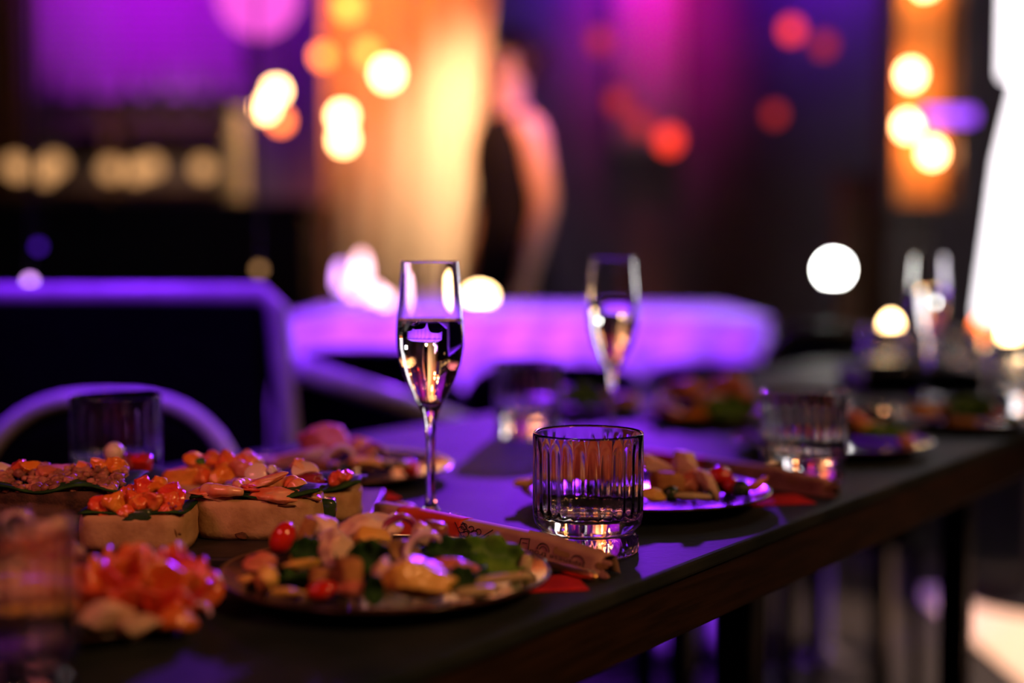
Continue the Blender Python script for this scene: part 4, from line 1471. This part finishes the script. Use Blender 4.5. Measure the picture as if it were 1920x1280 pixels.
# ------------------------------------------------------------------ magenta banner and red lamps
ba, bb = D(1152, 100, 7.35).x, D(1282, 100, 7.35).x
bn = thing('hanging_banner', 'tall plain banner lit magenta on the back wall', 'banner', ((ba + bb) / 2, 7.36, 0))
zb = D(1200, 285, 7.35).z
obj('fabric', sheet(lambda u, v: ((u - .5) * (bb - ba), 0.02 * math.sin(u * 14), zb + (2.95 - zb) * v), 30, 20, 0.004), M['banner'], bn)
obj('rod', tube([(-(bb - ba) / 2 - 0.03, 0, 2.96), ((bb - ba) / 2 + 0.03, 0, 2.96)], 0.012, 10), M['blackmetal'], bn)
GR = 'red lamps before the back wall'
bulb(1254, 262, 6.6, 0.050, E_RED, 'brightest red lamp under the magenta banner', GR)
bulb(1200, 232, 6.6, 0.045, E_REDDIM, 'dim red lamp left of the brightest red one', GR)
bulb(1160, 190, 6.6, 0.045, E_REDDIM, 'dim red lamp highest of the three under the banner', GR)
bulb(1125, 76, 6.6, 0.045, E_REDDIM, 'dim red lamp near the top, left of the banner', GR)
bulb(1484, 56, 6.4, 0.040, E_RED, 'red lamp near the top right, left of a pair', GR)
bulb(1545, 84, 6.4, 0.040, E_REDDIM, 'red lamp near the top right, right of a pair', GR)
bulb(1453, 214, 6.4, 0.035, E_REDDIM, 'lone dim red lamp left of the tall amber niche', GR)

# ------------------------------------------------------------------ amber niche, tube, column, globe at the right
na, nb = D(1672, 100, 4.9).x, D(1784, 100, 4.9).x
nz = D(1700, 384, 4.9).z
nt_ = thing('amber_niche_lamp', 'tall amber wall lantern with three bright bulbs at the right', 'lantern', ((na + nb) / 2, 4.95, 0))
nw = nb - na
obj('back_panel', box(0, 0.02, (nz + 2.9) / 2, nw, 0.02, 2.9 - nz), M['amber'], nt_, smooth=False)
for sx in (-1, 1):
    obj('side_panel', box(sx * (nw / 2 + 0.012), -0.05, (nz + 2.9) / 2, 0.024, 0.18, 2.9 - nz + 0.04), M['apron'], nt_, smooth=False)
obj('base_panel', box(0, -0.05, nz - 0.01, nw, 0.18, 0.02), M['apron'], nt_, smooth=False)
obj('post', box(0, 0.06, (nz - 0.02) / 2, 0.16, 0.06, nz - 0.022), M['apron'], nt_, smooth=False)
for i, (px, py) in enumerate(((1708, 140), (1702, 236), (1748, 286), (1735, -30))):
    q = D(px, py, 4.9)
    b = obj('bulb', blob(1, 0.030, 0.030, 0.034, 0, 3), E_WARM, nt_, loc=(q.x - nt_.location.x, -0.05, q.z))
    obj('socket', tube([(0, 0.01, 0.0), (0, 0.058, 0.0)], 0.014, 10), M['blackmetal'], b)
ta, tb = D(1722, 217, 4.4), D(1832, 217, 4.4)
tt = thing('light_tube', 'short horizontal purple light tube in front of the amber lantern', 'lamp', (0, 0, 0))
obj('tube', tube([ta, tb], 0.020, 14), E_TUBE, tt)
for p in (ta, tb):
    obj('end_cap', tube([p - Vector((0.012, 0, 0)), p + Vector((0.012, 0, 0))], 0.022, 12), M['blackmetal'], tt)
obj('hanger', tube([ta + Vector((0.02, 0, 0.01)), Vector((ta.x + 0.02, ta.y, 3.19))], 0.003, 6), M['blackmetal'], tt)
obj('hanger', tube([tb - Vector((0.02, 0, 0.01)), Vector((tb.x - 0.02, tb.y, 3.19))], 0.003, 6), M['blackmetal'], tt)

# brightly lit white drape, modelled as a glowing column
lc = Vector((D(1974, 300, 3.9).x, 3.9, 0))
col = thing('glowing_drape', 'tall white lit drape, its light given as glow, at the right picture edge', 'lamp', (lc.x, lc.y, 0))
zlo, zhi = D(1900, 600, 3.9).z, 2.75
obj('drape_glow', lathe([(0, zlo), (0.185, zlo), (0.19, zlo + 0.02), (0.145, D(1900, 300, 3.9).z), (0.10, D(1900, 150, 3.9).z), (0.14, D(1900, 140, 3.9).z), (0.14, 2.0), (0.13, zhi), (0, zhi)], 40), E_COLUMN, col)
obj('base', lathe([(0, 0), (0.2, 0), (0.2, 0.03), (0.04, 0.05), (0.04, zlo), (0, zlo)], 32), M['blackmetal'], col)
obj('top_cap', lathe([(0, zhi), (0.14, zhi), (0.14, zhi + 0.03), (0, zhi + 0.03)], 32), M['blackmetal'], col)

# white globe lamp on a stand
gl = D(1563, 505, 3.4)
gs = thing('globe_floor_lamp', 'brilliant white globe lamp on a thin black stand', 'lamp', (gl.x, gl.y, 0))
obj('globe', blob(1, 0.034, 0.034, 0.034, 0, 4), E_WHITE, gs, loc=(0, 0, gl.z))
obj('stand', lathe([(0, 0), (0.13, 0), (0.13, 0.015), (0.012, 0.025), (0.009, gl.z - 0.05), (0.022, gl.z - 0.035), (0.02, gl.z - 0.028), (0, gl.z - 0.028)], 24), M['blackmetal'], gs)

# pillar behind
pq = D(1615, 400, 5.4)
zt = D(1615, 335, 5.4).z
tag(obj('square_pillar', add(box(pq.x, 5.4, zt / 2, 0.17, 0.17, zt), box(pq.x, 5.4, zt + 0.0, 0.20, 0.20, 0.03)), M['wood'], smooth=False, bevel=0.008), 'short square pillar lit purple and brown behind the globe lamp', 'pillar')

# candle lamps at the far end of the dining table and beyond
candle(1670, 640, 2.86, 0.100, 0.020, E_CANDLE, 'bright candle lamp above the blurred tumbler left of the farthest flute', 'candles on the dining table', TOP + 0.0005)
candle(1895, 640, 3.0, 0.095, 0.020, E_CANDLE, 'pale warm candle lamp at the right picture edge', 'candles on the dining table', TOP + 0.0005)
candle(1833, 640, 2.95, 0.090, 0.014, E_ORANGE, 'orange candle lamp second from the right picture edge', 'candles on the dining table', TOP + 0.0005)

# small string lights at the left, behind the padded chair
bulb(56, 528, 2.6, 0.0075, E_LILAC, 'tiny lilac light above the padded chair at the left', 'tiny lights at the left', name='string_light')
bulb(72, 462, 2.7, 0.0075, E_BLUELED, 'tiny dim violet light higher at the left', 'tiny lights at the left', name='string_light')
bulb(486, 505, 2.7, 0.0085, E_BARLAMP, 'tiny pale light above the right corner of the padded chair', 'tiny lights at the left', name='string_light')

# ------------------------------------------------------------------ rug
ra = D(1800, 1108, 4.0)
rg = struct('rug', box(2.0, 3.56, 0.006, 1.7, 0.98, 0.012), M['rug'], bevel=0.004)
del rg['kind']
tag(rg, 'cream rug lit warm on the floor at the lower right', 'rug')

# ------------------------------------------------------------------ standing guest
def skin_obj(name, nodes, edges, mt, parent, root=0, sub=2):
    me = bpy.data.meshes.new(name)
    bm = bmesh.new()
    lay = bm.verts.layers.skin.verify()
    vs = []
    for i, (p, r) in enumerate(nodes):
        v = bm.verts.new(p)
        rr = r if isinstance(r, tuple) else (r, r)
        v[lay].radius = rr
        v[lay].use_root = (i == root)
        vs.append(v)
    for a, b in edges:
        bm.edges.new((vs[a], vs[b]))
    bm.to_mesh(me)
    bm.free()
    me.materials.append(mt)
    o = bpy.data.objects.new(name, me)
    COL.objects.link(o)
    o.parent = parent
    s = o.modifiers.new('skin', 'SKIN')
    s.use_smooth_shade = True
    d = o.modifiers.new('subdivision', 'SUBSURF')
    d.levels = sub
    d.render_levels = sub
    return o


gx = D(955, 300, 5.0).x
guest = thing('person', 'standing person in dark sleeveless dress, turned left with hanging arms, beside the curtain', 'person', (gx, 5.0, 0), (0, 0, R(-60)))
nodes, edges = [], []


def nd(p, r, prev=None):
    nodes.append((p, r))
    i = len(nodes) - 1
    if prev is not None:
        edges.append((prev, i))
    return i


pel = nd((0, 0, 0.93), (0.15, 0.11))
wst = nd((0, 0.0, 1.08), (0.12, 0.09), pel)
chs = nd((0, 0.0, 1.27), (0.14, 0.10), wst)
shl = nd((0, 0.005, 1.40), (0.10, 0.07), chs)
nk = nd((0, 0.0, 1.47), 0.05, shl)
h0 = nd((0, -0.012, 1.54), (0.062, 0.072), nk)
h1 = nd((0, -0.010, 1.61), (0.074, 0.092), h0)
h2 = nd((0, 0.0, 1.68), (0.062, 0.078), h1)
nd((0, -0.105, 1.585), 0.012, h1)
for s in (-1, 1):
    nd((s * 0.080, 0.01, 1.60), 0.014, h1)
    a = nd((s * 0.155, 0.0, 1.395), 0.052, shl)
    e = nd((s * 0.215, 0.02, 1.13), 0.042, a)
    wv = nd((s * 0.205, -0.05, 0.90), 0.029, e)
    hp = nd((s * 0.203, -0.065, 0.83), (0.022, 0.036), wv)
    for j, (dy, L) in enumerate(((-0.030, 0.072), (-0.010, 0.080), (0.010, 0.074), (0.028, 0.058))):
        f1_ = nd((s * 0.200, -0.072 + dy, 0.785), 0.0095, hp)
        f2_ = nd((s * 0.195, -0.078 + dy, 0.785 - L * .5), 0.0085, f1_)
        nd((s * 0.185, -0.080 + dy, 0.785 - L), 0.007, f2_)
    th = nd((s * 0.196, -0.105, 0.825), 0.011, hp)
    nd((s * 0.188, -0.122, 0.785), 0.009, th)
    hip = nd((s * 0.09, 0, 0.86), 0.092, pel)
    kn = nd((s * 0.095, -0.01, 0.48), 0.056, hip)
    ca = nd((s * 0.095, 0.015, 0.30), 0.05, kn)
    an = nd((s * 0.095, 0.02, 0.075), 0.034, ca)
    nd((s * 0.10, -0.13, 0.032), (0.038, 0.026), an)
skin_obj('body', nodes, edges, M['skin'], guest)
# dress
dprof = [(0.175, 0.40), (0.180, 0.405), (0.172, 0.62), (0.160, 0.84), (0.158, 0.92), (0.138, 1.02), (0.126, 1.10), (0.138, 1.20), (0.152, 1.28), (0.146, 1.36),
         (0.118, 1.42), (0.075, 1.455), (0.058, 1.475), (0.052, 1.475), (0.070, 1.445), (0.110, 1.41), (0.136, 1.35), (0.130, 1.20), (0.120, 1.10), (0.150, 0.92), (0.165, 0.62), (0.175, 0.40)]
dgm = lathe(dprof, 40)
obj('dress', ([(x * 1.12, y * 0.82, z) for x, y, z in dgm[0]], dgm[1]), M['dress'], guest)
# hair, eyes, mouth, shoes
hg = blob(4, 0.092, 0.108, 0.115, 0.06, 3)
hg = ([(x, y if y > -0.04 or z > 0.045 else -0.04 - (y + 0.04) * 0.1, z) for x, y, z in hg[0]], hg[1])
obj('hair', hg, M['hair'], guest, loc=(0, 0.022, 1.635))
obj('hair_bun', blob(6, 0.045, 0.045, 0.045, 0.1, 3), M['hair'], guest, loc=(0, 0.125, 1.67))
for s in (-1, 1):
    ey = obj('eye', blob(1, 0.012, 0.008, 0.009, 0, 2), M['white'], guest, loc=(s * 0.032, -0.094, 1.622))
    obj('iris', blob(1, 0.005, 0.003, 0.005, 0, 2), M['hair'], ey, loc=(0, -0.0065, 0))
    obj('shoe', blob(3, 0.048, 0.125, 0.034, 0.05, 3, 0.3), M['dress'], guest, loc=(s * 0.10, -0.06, 0.034))
obj('mouth', blob(2, 0.022, 0.008, 0.007, 0.1, 2), M['lip'], guest, loc=(0, -0.088, 1.553))
